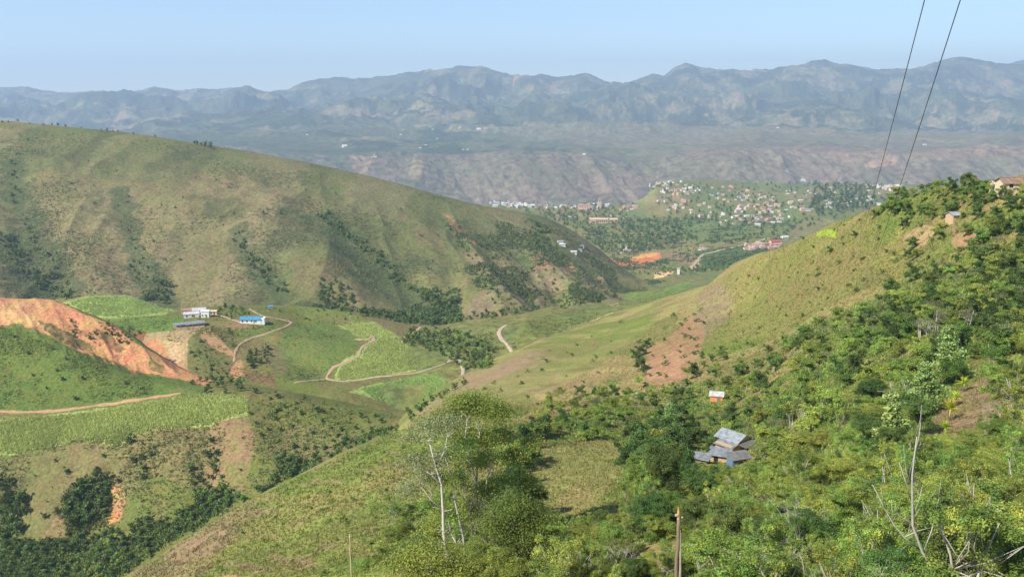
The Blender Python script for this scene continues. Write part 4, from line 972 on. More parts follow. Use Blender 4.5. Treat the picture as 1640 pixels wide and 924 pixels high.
# ------------------------------------------------------------------ buildings
def roofmat(name, col, sc=3.0, metal=.0, rough=.45):
    if name in MAT: return MAT[name]
    m, nt, N, Lk, B = nodes(name); tc = N.new('ShaderNodeTexCoord'); wv = N.new('ShaderNodeTexWave'); wv.inputs['Scale'].default_value = sc; wv.bands_direction = 'X'
    nz = N.new('ShaderNodeTexNoise'); nz.inputs['Scale'].default_value = .9; nz.inputs['Detail'].default_value = 6
    Lk.new(tc.outputs['Object'], wv.inputs['Vector']); Lk.new(tc.outputs['Object'], nz.inputs['Vector'])
    r = N.new('ShaderNodeValToRGB'); r.color_ramp.elements[0].position = .35; r.color_ramp.elements[1].position = .68
    r.color_ramp.elements[0].color = tuple(c*.62 for c in col)+(1,); r.color_ramp.elements[1].color = tuple(min(1, c*1.1) for c in col)+(1,)
    Lk.new(nz.outputs['Fac'], r.inputs['Fac']); Lk.new(r.outputs['Color'], B.inputs['Base Color']); B.inputs['Roughness'].default_value = rough; B.inputs['Metallic'].default_value = metal
    bp = N.new('ShaderNodeBump'); bp.inputs['Distance'].default_value = .05; Lk.new(wv.outputs['Fac'], bp.inputs['Height']); Lk.new(bp.outputs['Normal'], B.inputs['Normal'])
    MAT[name] = m; return m
TIN = roofmat('tin_roof', (.48,.52,.55), 3, .1, .5); TIN2 = roofmat('dull_tin_roof', (.40,.42,.44), 3, .1); RUST = roofmat('weathered_roof', (.27,.25,.24), 3)
TERRA = roofmat('terracotta_roof', (.42,.25,.17), 4, 0, .9); BLUE = roofmat('blue_roof', (.10,.33,.50), 3); PINKW = roofmat('whitish_roof', (.72,.68,.66), 3); GREYR = roofmat('grey_blue_roof', (.30,.33,.37), 3); REDR = roofmat('red_roof', (.60,.08,.07), 3)
WHITE = plain('white_wall', (.78,.77,.73), .9, .08); CREAM = plain('cream_wall', (.66,.52,.34), .9, .12); ADOBE = plain('adobe_wall', (.50,.34,.20), .95, .2); ORNG = plain('orange_wall', (.62,.26,.10), .9, .15)
PINK = plain('pink_wall', (.66,.42,.34), .9, .1); OCHRE = plain('ochre_wall', (.55,.40,.27), .9, .1); DARKW = plain('dark_opening', (.02,.02,.022), .6, .1); WOODM = plain('old_wood', (.22,.16,.11), .9, .3, 8); BLUEW = plain('blue_wall', (.13,.19,.30), .8, .2)
CONC = plain('concrete', (.48,.46,.42), .9, .15)
def gable(name, P, L, Wd, hw, rise, rz, wall, roof, over=.45, door=True, win=2, parent_mats=None, found=1.2):
    """ridge along local x; base at P"""
    e = empty(name, P, rz)
    b = MB(); hx, hy = L/2, Wd/2
    vs = [(-hx,-hy,-found),(hx,-hy,-found),(hx,hy,-found),(-hx,hy,-found),(-hx,-hy,hw),(hx,-hy,hw),(hx,hy,hw),(-hx,hy,hw),(-hx,0,hw+rise),(hx,0,hw+rise)]
    b.add(vs, [(0,1,5,4),(2,3,7,6),(1,2,6,9,5),(3,0,4,8,7),(0,3,2,1)], wall); b.obj('wall', e)
    r = MB(); k = rise/hy; ox = hx+over; oy = hy+over; zt = hw+rise+.10; ze = zt-k*oy
    r.slab([(-ox,-oy,ze),(ox,-oy,ze),(ox,0,zt),(-ox,0,zt)], .09, roof); r.slab([(-ox,.002,zt),(ox,.002,zt),(ox,oy,ze),(-ox,oy,ze)], .09, roof)
    r.box((0,0,zt+.03), (2*ox,.3,.08), roof); r.obj('roof', e)
    if door:
        d = MB(); d.box((hx*.35,-hy-.02,1.0), (.95,.08,2.0), WOODM); d.obj('door', e)
        d = MB(); d.box((hx+.02,-hy*.35,1.0), (.08,.95,2.0), DARKW); d.obj('door', e)
    for i in range(win):
        x = -hx+(i+.5)*L/(win+.6); f = MB(); f.box((x,-hy-.03,1.55), (1.1,.08,1.1), WOODM); fo = f.obj('window', e); g = MB(); g.box((x,-hy-.06,1.55), (.9,.06,.9), DARKW); g.obj('pane', fo)
    return e
def lean(name, e, c, L, Wd, z0, z1, mat, rz=0):
    m = MB(); x0, x1, y0, y1 = c[0]-L/2, c[0]+L/2, c[1]-Wd/2, c[1]+Wd/2
    m.slab([(x0,y0,z0),(x1,y0,z0),(x1,y1,z1),(x0,y1,z1)], .09, mat); return m.obj(name, e)
def base_at(px, py, dz=0):
    w = at_px(px, py); w[2] += dz; return tuple(w)
# the tin-roofed house in the trees
P = base_at(1176, 722); RZ = math.atan2(5, -4.2)
e = gable('tin_roofed_house', (P[0]-.1,P[1]+1.2,P[2]+1.2), 7.0, 6.6, 2.6, 1.35, RZ, CREAM, TIN, .5, False, 0, found=3)
# local +y faces camera-left, local -x the gable towards camera-right
d = MB(); d.box((-3.53,-.6,1.1), (.08,1.0,2.1), DARKW); d.obj('door', e)
f = MB(); f.box((-3.53,1.7,1.7), (.08,1.0,.9), WOODM); fo = f.obj('window', e); g_ = MB(); g_.box((-3.58,1.7,1.7), (.06,.8,.7), DARKW); g_.obj('pane', fo)
w_ = MB(); w_.box((-1.0,4.6,.2), (5.2,2.8,3.8), ADOBE); w_.obj('side_room_wall', e)
r_ = MB(); r_.slab([(-4.1,3.3,2.45),(2.0,3.3,2.45),(2.0,6.6,1.75),(-4.1,6.6,1.75)], .09, TIN2); r_.obj('side_room_roof', e)
v_ = MB(); v_.slab([(-6.6,-2.6,2.0),(-3.55,-2.6,2.35),(-3.55,3.6,2.35),(-6.6,3.6,2.0)][::-1], .08, RUST); v_.obj('porch_roof', e)
for y in (-2.3, .5, 3.3):
    q = MB(); q.tube([(-6.4,y,-2.5),(-6.4,y,1.95)], .07, WOODM); q.obj('porch_post', e)
e.scale = (.82,)*3
tag(e, 'small house with light tin gable roof and cream gable wall, among the near trees', 'house')
P2 = base_at(1180, 742)
e = empty('shed', (P2[0]+.2, P2[1], P2[2]+.2), .35)
b_ = MB(); b_.box((0,0,.2), (4.2,2.2,2.6), BLUEW); b_.obj('wall', e); lean('roof', e, (0,-.1), 5.0, 3.0, 1.5, 2.1, RUST); b_ = MB(); b_.box((.9,-1.12,.6), (1.1,.06,1.5), DARKW); b_.obj('door', e)
tag(e, 'low shed with blue wall and brown rusty roof just in front of the tin-roofed house', 'shed')
P3 = base_at(1152, 738)
e = empty('shed', (P3[0], P3[1], P3[2]+.2), -.4)
b_ = MB(); b_.box((0,0,.3), (3.8,2.6,2.6), ADOBE); b_.obj('wall', e); lean('roof', e, (0,-.1), 4.8, 3.6, 1.7, 2.3, TIN2); b_ = MB(); b_.box((-.6,-1.32,.7), (.9,.06,1.6), DARKW); b_.obj('door', e)
tag(e, 'low outbuilding with dull pale tin roof, left of the blue-walled shed', 'shed')
P4 = base_at(1122, 742)
e = empty('shed', (P4[0], P4[1], P4[2]+.1), -.5)
b_ = MB(); b_.box((0,0,.2), (2.6,2.0,2.2), WOODM); b_.obj('wall', e); lean('roof', e, (0,0), 3.6, 2.9, 1.35, 1.8, TIN2); tag(e, 'tiny shed with flat pale roof, leftmost of the sheds below the tin-roofed house', 'shed')
# orange-walled hut
P5 = base_at(1147, 640); e = gable('hut', (P5[0],P5[1],P5[2]+.2), 3.8, 3.4, 2.0, .8, -.3, ORNG, PINKW, .35, True, 0); tag(e, 'small hut with orange wall and whitish roof uphill of the tin-roofed house', 'hut')
P6 = base_at(1026, 634); e = empty('water_tank', (P6[0],P6[1],P6[2]), .1); b_ = MB(); b_.box((0,0,.4), (3.4,1.6,1.3), CONC); b_.obj('tank_wall', e); b_ = MB(); b_.box((0,0,1.1), (3.7,1.9,.12), PINKW); b_.obj('lid', e)
tag(e, 'low pale concrete tank at the upper edge of the trees, below the red soil patch', 'tank')
# ridge-top house at the right edge, and the grey hut
P7 = base_at(1628, 299); e = gable('ridge_house', (P7[0]+1.5,P7[1],P7[2]-.9), 13, 6, 2.3, 1.3, -.06, CREAM, TERRA, .5, True, 3, found=2); tag(e, 'cream house with terracotta roof on the ridge top at the right', 'house')
P7 = base_at(1597, 299); e = gable('ridge_house_annex', (P7[0],P7[1]-1,P7[2]-.6), 4.2, 3.2, 1.8, .6, -.06, CREAM, PINKW, .35, True, 0, found=2); tag(e, 'small pale annex at the left end of the ridge-top house', 'house')
P8 = base_at(1531, 349); e = gable('hut', (P8[0],P8[1],P8[2]-.5), 4.6, 3.6, 1.7, .7, .2, ADOBE, GREYR if False else TIN, .4, True, 0, found=2); tag(e, 'hut with light grey tin roof among the trees under the ridge top', 'hut')
# farm on the terrace
P = base_at(303, 523); e = empty('long_shed', (P[0],P[1],P[2]+.2), .42)
r_ = MB(); r_.slab([(-11,-4,2.9),(11,-4,2.9),(11,0,4.0),(-11,0,4.0)], .12, GREYR); r_.slab([(-11,.003,4.0),(11,.003,4.0),(11,4,2.9),(-11,4,2.9)], .12, GREYR); r_.obj('roof', e)
for i in range(6):
    for y in (-3.6, 3.6): q = MB(); q.box((-10.2+i*4.08,y,.9), (.25,.25,4.2), CREAM); q.obj('post', e)
b_ = MB(); b_.box((0,-3.5,.0), (20,.15,1.9), CREAM); b_.obj('low_wall', e); b_ = MB(); b_.box((-6,1,.8), (7,3,3.6), CREAM); b_.obj('store_wall', e)
tag(e, 'long open shed with blue-grey roof on the farm terrace above the pale bank', 'shed')
for (x, y, L_, w2, hw, ri, rz, wm, rm, lb) in (
   (306,507,11,7,3.0,1.2,.35,WHITE,PINKW,'white building with whitish roof, front left of the farm cluster'),
   (318,503,10,8,4.2,1.3,.3,WHITE,PINKW,'tallest white building in the middle of the farm cluster'),
   (298,501,8,6,2.8,1.4,.3,PINK,TERRA,'building with terracotta roof at the back left of the farm cluster'),
   (329,507,6,5,4.8,.5,.1,WHITE,WHITE,'white block with dark doorway at the right of the farm cluster'),
   (342,502,5,4,2.8,.5,.1,CREAM,CREAM,'small cream cube-like building right of the white farm cluster')):
    P = base_at(x, y); e = gable('farm_building', (P[0],P[1],P[2]+.1), L_, w2, hw, ri, rz, wm, rm, .3, True, 2, found=2); tag(e, lb, 'farm building', 'white buildings of the farm')
P = base_at(403, 517); e = gable('school_building', (P[0],P[1],P[2]+.2), 15, 6.5, 2.8, 1.9, .06, WHITE, BLUE, .5, True, 4, found=2)
b_ = MB(); b_.box((9.0,-.4,1.2), (2.4,5.6,4.8), WHITE); b_.obj('end_room', e); tag(e, 'white-walled building with a bright blue roof on the terrace', 'building')
P = base_at(432, 492); e = gable('hut', (P[0],P[1],P[2]+.1), 4.2, 3, 1.6, .7, .1, GREYR, BLUE, .3, False, 0); tag(e, 'tiny hut with blue-grey roof at the back edge of the terrace', 'hut')

# ------------------------------------------------------------------ the town
def town_mesh(L, Wd, h, kind, wall, roof, seed):
    b = MB(); rng = random.Random(seed); hx, hy = L/2, Wd/2
    if kind == 'flat':
        b.box((0,0,h/2-3), (L,Wd,h+6), wall); b.box((0,0,h+.15), (L+.6,Wd+.6,.3), roof); 
        if rng.random() < .5: b.box((-L*.2,0,h+1.3), (L*.4,Wd*.6,2), wall)
    else:
        ri = Wd*.2; b.add([(-hx,-hy,-6),(hx,-hy,-6),(hx,hy,-6),(-hx,hy,-6),(-hx,-hy,h),(hx,-hy,h),(hx,hy,h),(-hx,hy,h),(-hx,0,h+ri),(hx,0,h+ri)], [(0,1,5,4),(2,3,7,6),(1,2,6,9,5),(3,0,4,8,7)], wall)
        k = ri/hy; oy = hy+.7; ox = hx+.6; zt = h+ri+.2; ze = zt-k*oy
        b.slab([(-ox,-oy,ze),(ox,-oy,ze),(ox,0,zt),(-ox,0,zt)], .2, roof); b.slab([(-ox,.01,zt),(ox,.01,zt),(ox,oy,ze),(-ox,oy,ze)], .2, roof)
    n = max(2, int(L/3)); fl = max(1, int(h/2.9))
    for f in range(fl):
        for i in range(n): b.box((-hx+(i+.5)*L/n, -hy-.05, 1.6+f*2.9), (1.1,.15,1.3), DARKW)
    return b.mesh('town_house')
TH = [(town_mesh(*a, i), lb) for i, (a, lb) in enumerate([
  ((11,8,3.4,'gable',WHITE,TERRA), 'white house with terracotta roof'), ((12,9,6.2,'flat',WHITE,CONC), 'white two-storey house with flat roof'), ((10,8,3.2,'gable',CREAM,TERRA), 'cream house with terracotta roof'),
  ((13,8,3.4,'gable',WHITE,PINKW), 'white house with whitish roof'), ((14,9,3.6,'gable',PINK,TERRA), 'pinkish house with terracotta roof'), ((9,8,6,'flat',CREAM,PINKW), 'cream block with pale flat roof'),
  ((12,8,3.4,'gable',WHITE,TIN2), 'white house with grey tin roof'), ((16,10,6.4,'flat',PINK,CONC), 'long pink two-storey block')])]
def town(poly, n, grp, where, rmin=15, pick=None, sc=(.65,1.1), rzs=(-.5,.5), name='town_house', y0=1650):
    for w in scatter(poly, n, rmin*.8, (y0, 5000), 12):
        i = int(RNG.integers(len(TH))) if pick is None else pick[int(RNG.integers(len(pick)))]
        o = link(name, TH[i][0], None, tuple(w), RNG.uniform(*rzs), float(RNG.uniform(*sc))); tag(o, TH[i][1]+' '+where, 'house', grp)
town([(783,323),(850,325),(856,333),(790,330)], 28, 'houses of the white town edge', 'in the bright row, left town end', 13, [0,1,3,1,6], (.9,1.4))
town([(850,328),(925,328),(925,334),(855,334)], 16, 'houses of the white town edge', 'along the town edge left of the church', 16, [0,3,6,2])
town([(925,326),(1015,328),(1020,338),(930,336)], 23, 'houses around the church', 'around the church', 15, None, (.8,1.2))
town([(1042,291),(1100,291),(1108,312),(1060,312)], 36, 'houses on the town hill', 'on the small hill of the town', 15, None, (.7,1.1))
town([(1100,296),(1180,300),(1240,315),(1240,330),(1150,322),(1105,312)], 56, 'houses of the upper town', 'in the upper town right of the hill', 15)
town([(1055,322),(1100,318),(1140,330),(1180,345),(1180,358),(1120,352),(1060,340)], 30, 'houses of the lower town', 'in the lower town below the hill', 18)
town([(1180,325),(1300,322),(1290,345),(1240,358),(1180,345)], 58, 'houses of the central town', 'in the dense middle of the town', 15, [0,2,4,5,7,3], (.75,1.2))
town([(1240,300),(1410,300),(1410,332),(1290,338)], 60, 'houses in the town wood', 'between the dark trees right of the town', 20, [3,6,0])
town([(1385,297),(1445,299),(1440,306),(1385,304)], 19, 'houses of the far pink row', 'in the pale far row by the slope', 17, [4,1,7,3], (.9,1.4))
town([(1150,345),(1245,350),(1235,362),(1150,360)], 16, 'houses at the town foot', 'at the lower edge of the town', 18, [0,3,2])
town([(885,380),(935,392),(930,412),(888,402)], 5, 'whitish houses by the creek', 'in the white cluster left of the bare orange ground', 9, [3,6], (.5,.75), y0=1100)
town([(990,394),(1016,397),(1012,405),(992,403)], 7, 'whitish houses over the orange ground', 'just above the bare orange ground', 12, [3,0], (.6,.9))
town([(1118,394),(1132,394),(1130,400),(1118,400)], 4, 'whitish houses at the road bend', 'beside the bend of the pale road', 9, [0,3], (.5,.8))
town([(1190,394),(1245,388),(1250,396),(1195,403)], 19, 'roadside houses', 'in the pink row along the pale road', 11, [4,0,7,2], (.6,1.0), (-.2,.4))
town([(880,350),(1000,352),(1040,340),(1000,345),(900,345)], 8, 'houses in the wood before the town', 'in the wood before the church', 20, [0,2])
q_ = on_layer(LV, 1240, 396)[0]; P = (q_[0], q_[1], ground1(*q_)); P = (P[0], P[1], float(LV.height(q_[:1], q_[1:])[0])); o = link('roadside_hall', town_mesh(20, 11, 4.5, 'gable', PINK, REDR, 90), None, P, .25); tag(o, 'roadside hall with a bright red roof at the end of the pale road', 'hall')
q_ = on_layer(LV, 1256, 390)[0]; P = (q_[0], q_[1], float(LV.height(q_[:1], q_[1:])[0])); o = link('roadside_hall', town_mesh(14, 9, 4, 'gable', WHITE, PINKW, 91), None, P, .25); tag(o, 'whitish hall right behind the red-roofed one', 'hall')
# ochre building with arcade
P = base_at(966, 357); e = empty('monastery', (P[0],P[1],P[2]), -.05)
b_ = MB(); b_.box((0,0,2), (74,16,16), OCHRE); b_.obj('wall', e); r_ = MB(); r_.slab([(-38,-9,9.9),(38,-9,9.9),(38,0,13.5),(-38,0,13.5)], .3, OCHRE); r_.slab([(-38,.01,13.5),(38,.01,13.5),(38,9,9.9),(-38,9,9.9)], .3, TERRA); r_.obj('roof', e)
for i in range(9): w_ = MB(); w_.box((-18+i*5, -8.05, 5.2), (2.6,.3,4.6), DARKW); w_.obj('window', e)
b_ = MB(); b_.box((-30,-12,0), (20,12,11), PINK); b_.obj('wing', e); b_ = MB(); b_.box((-30,-12,5.9), (21,13,.8), TERRA); b_.obj('wing_roof', e)
tag(e, 'long ochre building with a row of dark openings in the wood before the town', 'building')
P = base_at(935, 334); e = empty('church', (P[0],P[1],P[2]), 0)
b_ = MB(); b_.box((0,0,3), (34,16,18), PINK); b_.obj('nave', e); r_ = MB(); r_.slab([(-18,-9,11.9),(18,-9,11.9),(18,0,16),(-18,0,16)], .3, TERRA); r_.slab([(-18,.01,16),(18,.01,16),(18,9,11.9),(-18,9,11.9)], .3, TERRA); r_.obj('roof', e)
for i in range(4): w_ = MB(); w_.box((-12+i*8,-8.05,6), (2,.3,4), DARKW); w_.obj('window', e)
tag(e, 'large pink church nave in the middle of the town edge', 'church')
P = base_at(961, 333); e = empty('bell_tower', (P[0],P[1],P[2]), 0)
b_ = MB(); b_.box((0,0,7), (11,11,26), OCHRE); b_.obj('shaft', e); b_ = MB(); b_.box((0,0,22), (8,8,6), OCHRE); b_.obj('belfry', e); b_ = MB(); b_.add([(-5,-5,25.1),(5,-5,25.1),(5,5,25.1),(-5,5,25.1),(0,0,33)], [(0,1,4),(1,2,4),(2,3,4),(3,0,4),(3,2,1,0)], TERRA); b_.obj('spire', e)
w_ = MB(); w_.box((0,-4.1,22), (3,.3,4), DARKW); w_.obj('window', e); tag(e, 'ochre bell tower right of the pink church', 'tower')
P = base_at(1040, 293+6); e = empty('hilltop_monument', (P[0],P[1],P[2]), 0)
b_ = MB(); b_.box((0,0,3), (6,6,10), WHITE); b_.obj('pedestal', e); b_ = MB(); b_.tube([(0,0,8),(0,0,14),(0,0,18),(0,0,21)], [2.2,1.8,1.6,.8], WHITE, 8); b_.box((0,0,16), (9,1.4,1.4), WHITE); b_.obj('figure', e)
tag(e, 'white monument with outstretched arms on the left end of the town hill', 'monument')
P = base_at(1086, 438); e = empty('water_tower', (P[0],P[1],P[2]), 0); b_ = MB(); b_.box((0,0,4), (3.6,3.6,12), WHITE); b_.obj('shaft', e); b_ = MB(); b_.box((0,0,10.4), (4.6,4.6,1), CONC); b_.obj('cap', e)
tag(e, 'small white square tower right of the pale bare strip on the valley floor', 'tower')
# far farms on the plateau across the canyon
FB = [town_mesh(30,16,7,'flat',WHITE,PINKW,101), town_mesh(24,14,6,'gable',WHITE,PINKW,102)]
for x, y, s in ((552,235,1.3),(548,236,.8),(768,204,1.4),(776,206,1),(735,205,.9),(692,206,.7),(672,236,.7),(680,232,.6),(740,240,.6),(748,240,.7),(934,246,.8),(1031,212,1.2),(1100,213,.7),(700,222,.7),(600,250,.6),(640,217,.7),(715,190,.8),(820,200,.8),(905,203,.7),(490,215,.7),(1245,205,.9),(1290,190,.8),(1480,232,.9)):
    w = at_px(x, y); o = link('farmhouse', FB[0] if s > .9 else FB[1], None, tuple(w), RNG.uniform(-.3,.3), s)
    tag(o, 'large white building alone on the wooded plateau beyond the crest of the big hill' if (x, y) == (552,235) else 'tiny white farm building on the far plateau across the canyon', 'farmhouse', 'white farm buildings across the canyon')

# ------------------------------------------------------------------ special plants and posts
WBARK = plain('white_bark', (.50,.47,.39), .85, .25, 5)
def wpt(px, py, Y):
    a, e_ = unproj(px, py); return np.array((float(a)*Y, Y, float(e_)*Y))
def custom_tree(name, Y, limbs, lobes, n, size, lm, bark, label, seed, base_px, group=None, clus=22, hue=.12, spread=.26):
    """limbs: [(pts px, r0, r1)] ; lobes: [(px,py,rx,ry)] in photo measure, turned into metres at distance Y"""
    rng = np.random.default_rng(seed); k = Y/F; g0 = wpt(base_px[0], base_px[1], Y); zb = ground1(g0[0], Y)
    e_ = empty(name, (g0[0], Y, zb)); O = np.array((g0[0], Y, zb)); mb = MB()
    for pts, r0, r1 in limbs:
        P = []
        for i, (x, y) in enumerate(pts):
            jy = (0 if i == 0 else jy+rng.normal()*r0*.9); q = wpt(x, y, Y)-O; q[1] = jy; P.append(q)
        if pts[0] == base_px: P[0] = np.array((0, 0, -.5))
        mb.tube(P, list(np.linspace(r0, r1, len(P))), bark, 6)
        if n > 3000:
            for q in P[1:]:
                for j in range(4):
                    d_ = unit(np.array((rng.normal(), rng.normal(), abs(rng.normal())*.9+.3))); l_ = rng.uniform(.5, 1.5); a_ = q+d_*l_*.5+rng.normal(size=3)*.12; mb.tube([q, a_, q+d_*l_+rng.normal(size=3)*.2], [.035, .025, .012], bark, 4)
    mb.obj('trunk', e_, smooth=True)
    L = []
    for x, y, rx, ry in lobes:
        q = wpt(x, y, Y)-O; q[1] = rng.uniform(*((.0, 1.4) if bark is WBARK else (-.9, .5)))*rx*k; L.append((q, (rx*k, rx*k*.9, ry*k)))
    if n: V, Fc, c = crown(L, n, size, rng, clus, .35, .32, spread, hue); link('crown', np_mesh('crown', V, Fc, LM_[lm], c), e_)
    return tag(e_, label, 'tree', group)
WBARK = plain('white_bark', (.50,.47,.39), .85, .25, 5); g5 = 'tall pale-trunked trees'
custom_tree('pale_trunked_tree', 78, [([(738,930),(716,895),(711,850),(710,817),(707,775),(697,742),(687,702)], .24, .06), ([(707,775),(690,760),(672,748)], .08, .03), ([(700,748),(712,722),(716,700)], .08, .03), ([(738,930),(733,870),(722,850)], .14, .05), ([(710,817),(690,800),(676,782)], .06, .02)],
  [(690,698,36,26),(664,740,26,20),(718,690,28,22),(650,712,22,18),(680,775,28,20),(700,740,26,20),(655,790,24,22)], 8000, .09, 'grey', WBARK, 'tallest sparse tree with a long bent white trunk, leftmost of its clump', 51, (738,930), g5, 18, .1, .34)
custom_tree('pale_trunked_tree', 84, [([(768,890),(765,840),(763,775),(752,732),(745,702),(748,672)], .2, .05), ([(763,775),(766,719),(768,690)], .1, .04), ([(755,740),(735,720),(722,705)], .07, .02)],
  [(760,672,50,32),(718,684,36,26),(795,676,30,28),(745,705,34,24),(775,712,28,22),(690,690,30,20),(740,655,30,16)], 24000, .09, 'mid', WBARK, 'tall tree with the broad domed green crown over white trunks', 52, (768,890), g5)
custom_tree('pale_trunked_tree', 86, [([(792,880),(791,821),(789,761),(786,725)], .16, .05), ([(793,800),(803,778),(815,757)], .07, .03), ([(740,870),(741,817),(746,790),(748,765)], .1, .04), ([(744,800),(733,780)], .05, .02)],
  [(800,712,30,24),(826,742,28,26),(840,775,28,26),(735,745,24,22),(768,755,24,20),(850,720,20,20)], 11000, .095, 'light', WBARK, 'tree with straight twin white stems, rightmost of its clump', 53, (792,880), g5)
custom_tree('pale_trunked_tree', 82, [([(755,900),(757,850),(752,815),(760,790)], .12, .04), ([(755,850),(768,822),(772,800)], .07, .03)],
  [(728,790,26,22),(775,800,30,24),(748,835,30,24),(705,830,24,20),(690,860,26,20)], 8000, .09, 'light', WBARK, 'short yellow-green tree between the tall white trunks', 54, (755,900), g5)
custom_tree('pale_trunked_tree', 80, [([(745,925),(742,860),(728,800),(722,760),(712,735)], .13, .04), ([(728,800),(738,770),(742,740)], .06, .02)],
  [(715,745,24,20),(742,722,26,22),(700,775,22,20),(738,765,22,18),(690,815,22,18),(725,835,26,20)], 6500, .085, 'light', WBARK, 'slender yellow-green tree just right of the tallest white trunk', 57, (745,925), g5, 18, .1, .3)
custom_tree('pale_trunked_tree', 83, [([(782,900),(779,845),(776,800),(781,760),(790,735)], .13, .04), ([(776,800),(762,772),(757,748)], .06, .02), ([(779,845),(795,815),(800,795)], .05, .02)],
  [(785,735,26,20),(760,742,24,18),(808,780,24,20),(785,785,22,18),(800,812,24,18)], 6500, .085, 'light', WBARK, 'slender tree in the middle of the white-trunked clump', 58, (782,900), g5, 18, .1, .3)
custom_tree('leafy_tree', 66, [([(830,960),(828,880),(822,830)], .2, .08)],
  [(822,812,40,26),(792,838,36,28),(858,838,38,32),(828,862,50,34),(770,882,34,30),(882,878,36,34),(845,905,46,30),(800,908,44,30)], 34000, .07, 'mid', DBARK, 'big dense dark green tree at the right foot of the white-trunked clump', 55, (830,960))
custom_tree('leafy_tree', 58, [([(690,990),(692,930),(690,890)], .15, .06)],
  [(690,880,45,28),(650,905,40,26),(730,905,40,30),(690,930,60,30)], 15000, .075, 'light', BARK, 'low yellow-green tree at the left foot of the white-trunked clump', 56, (690,990))
for x, y, k_, s_, lb in ((1202,764,'m1',.42,'small round bush just below the blue-walled shed'),(1128,764,'m2',.45,'bright bush in front of the tiny flat-roofed shed'),(1162,768,'s1',.9,'low shrub in front of the pale-roofed outbuilding'),(1215,735,'m2',.5,'light bush against the right side of the tin-roofed house')):
    w = at_px(x, y); put_tree('yard_bush', k_, tuple(w), s_, RNG.uniform(0, 6), lb, 'bush', None)
# bare saplings and shrubs
def bare(name, Y, limbs, base_px, label, seed, mat=PBARK, cat='sapling'):
    e_ = custom_tree(name, Y, limbs, [], 0, 0, 'mid', mat, label, seed, base_px); e_['category'] = cat; return e_
bare('bare_sapling', 27, [([(1505,960),(1498,917),(1475,881),(1461,840),(1459,775),(1457,757),(1462,720),(1466,697)], .06, .014), ([(1475,881),(1448,860),(1430,838),(1416,812),(1397,775)], .035, .01), ([(1459,800),(1450,770),(1440,740)], .02, .007),
  ([(1457,757),(1472,700),(1478,655)], .02, .006), ([(1448,860),(1470,850),(1490,845)], .02, .008), ([(1478,886),(1492,850),(1503,798)], .03, .008), ([(1459,775),(1452,758),(1449,735),(1447,712)], .014, .004), ([(1466,700),(1474,672),(1476,648)], .012, .004), ([(1461,830),(1472,800),(1478,775)], .016, .005), ([(1503,798),(1507,770)], .01, .004), ([(1397,775),(1390,760)], .01, .004), ([(1430,838),(1428,800)], .014, .006), ([(1416,812),(1410,780)], .012, .005), ([(1459,840),(1480,800)], .014, .005)], (1505,960), 'bare pale sapling forking twice, standing clear of the bushes at the bottom right', 61)
def branchy(seed, h=2.6, n=7):
    rng = np.random.default_rng(seed); mb = MB()
    def grow(p, d, L, r, lev):
        P = [p]; 
        for i in range(3): d = unit(d+rng.normal(size=3)*.28); P.append(P[-1]+d*L/3)
        mb.tube(P, [r, r*.8, r*.62, r*.45], BARK if seed % 2 else PBARK, 4)
        if lev < 4:
            for j in range(rng.integers(2, 4)): grow(P[rng.integers(1, 4)], unit(d+rng.normal(size=3)*.75), L*rng.uniform(.55, .8), r*.5, lev+1)
    for i in range(n): grow(np.array((rng.normal()*.15, rng.normal()*.15, -.2)), unit(np.array((rng.normal()*.6, rng.normal()*.6, 1.2))), h*.42, .035, 0)
    return mb.mesh('branches')
BR = [branchy(s) for s in (1, 2, 3, 4)]
bare_spots = [(1305,835,28),(1265,905,27),(1235,880,34),(1290,770,50),(1500,790,36),(1540,770,40),(1560,830,30),(1610,890,26),(1640,850,28),(1590,800,34),(1520,900,24),(1440,905,25),(1345,910,26),(1210,820,46),(1620,760,40),(1375,700,85),(1510,720,60),(1475,760,48),(985,850,60),(1575,700,70)]
for i, (x, y, Y) in enumerate(bare_spots):
    q = wpt(x, y, Y); z = ground1(q[0], Y); top = max(q[2], z+1.5)
    o = link('bare_shrub', BR[i % 4], None, (q[0], Y, max(z, top-3.2)), RNG.uniform(0, 6)); s_ = max(1.0, (top-o.location[2])/2.6); o.scale = (s_, s_, s_)
    tag(o, ('leafless grey' if i % 2 == 0 else 'leafless pale')+' twiggy shrub '+whereis(x, y), 'shrub', 'leafless shrubs among the foreground bushes')
# rosette plants
def rosette(seed, n=46, R=1.2, mat=None):
    rng = np.random.default_rng(seed); V = []; Fc = []; Cc = []
    for i in range(n):
        a = rng.uniform(0, 6.28); el = rng.uniform(.15, 1.35); L = R*rng.uniform(.75, 1.1); w = .06; d = np.array((math.cos(a)*math.cos(el), math.sin(a)*math.cos(el), math.sin(el))); s = np.array((-math.sin(a), math.cos(a), 0))
        P = [d*L*t+np.array((0, 0, -.45*L*t*t*math.cos(el)))+np.array((0, 0, .5)) for t in (0, .35, .7, 1)]; b = len(V)
        for t, p in zip((.5, 1, .7, .05), P): V += [p-s*w*t, p+s*w*t]
        for j in range(3): Fc.append((b+2*j, b+2*j+1, b+2*j+3, b+2*j+2))
        k = rng.uniform(.75, 1.3); Cc += [(k*1.1, k, k*.8)]*8
    return np_mesh('rosette', np.array(V), np.array(Fc), leaf_mat('rosette_leaves', (.42,.52,.06), .35, .15), np.array(Cc))
RS = [rosette(1), rosette(2), rosette(3)]; TK = MB(); TK.tube([(0,0,-.6),(.03,0,.25),(0,0,.6)], [.12,.1,.07], DBARK, 6); TKM = TK.mesh('stem')
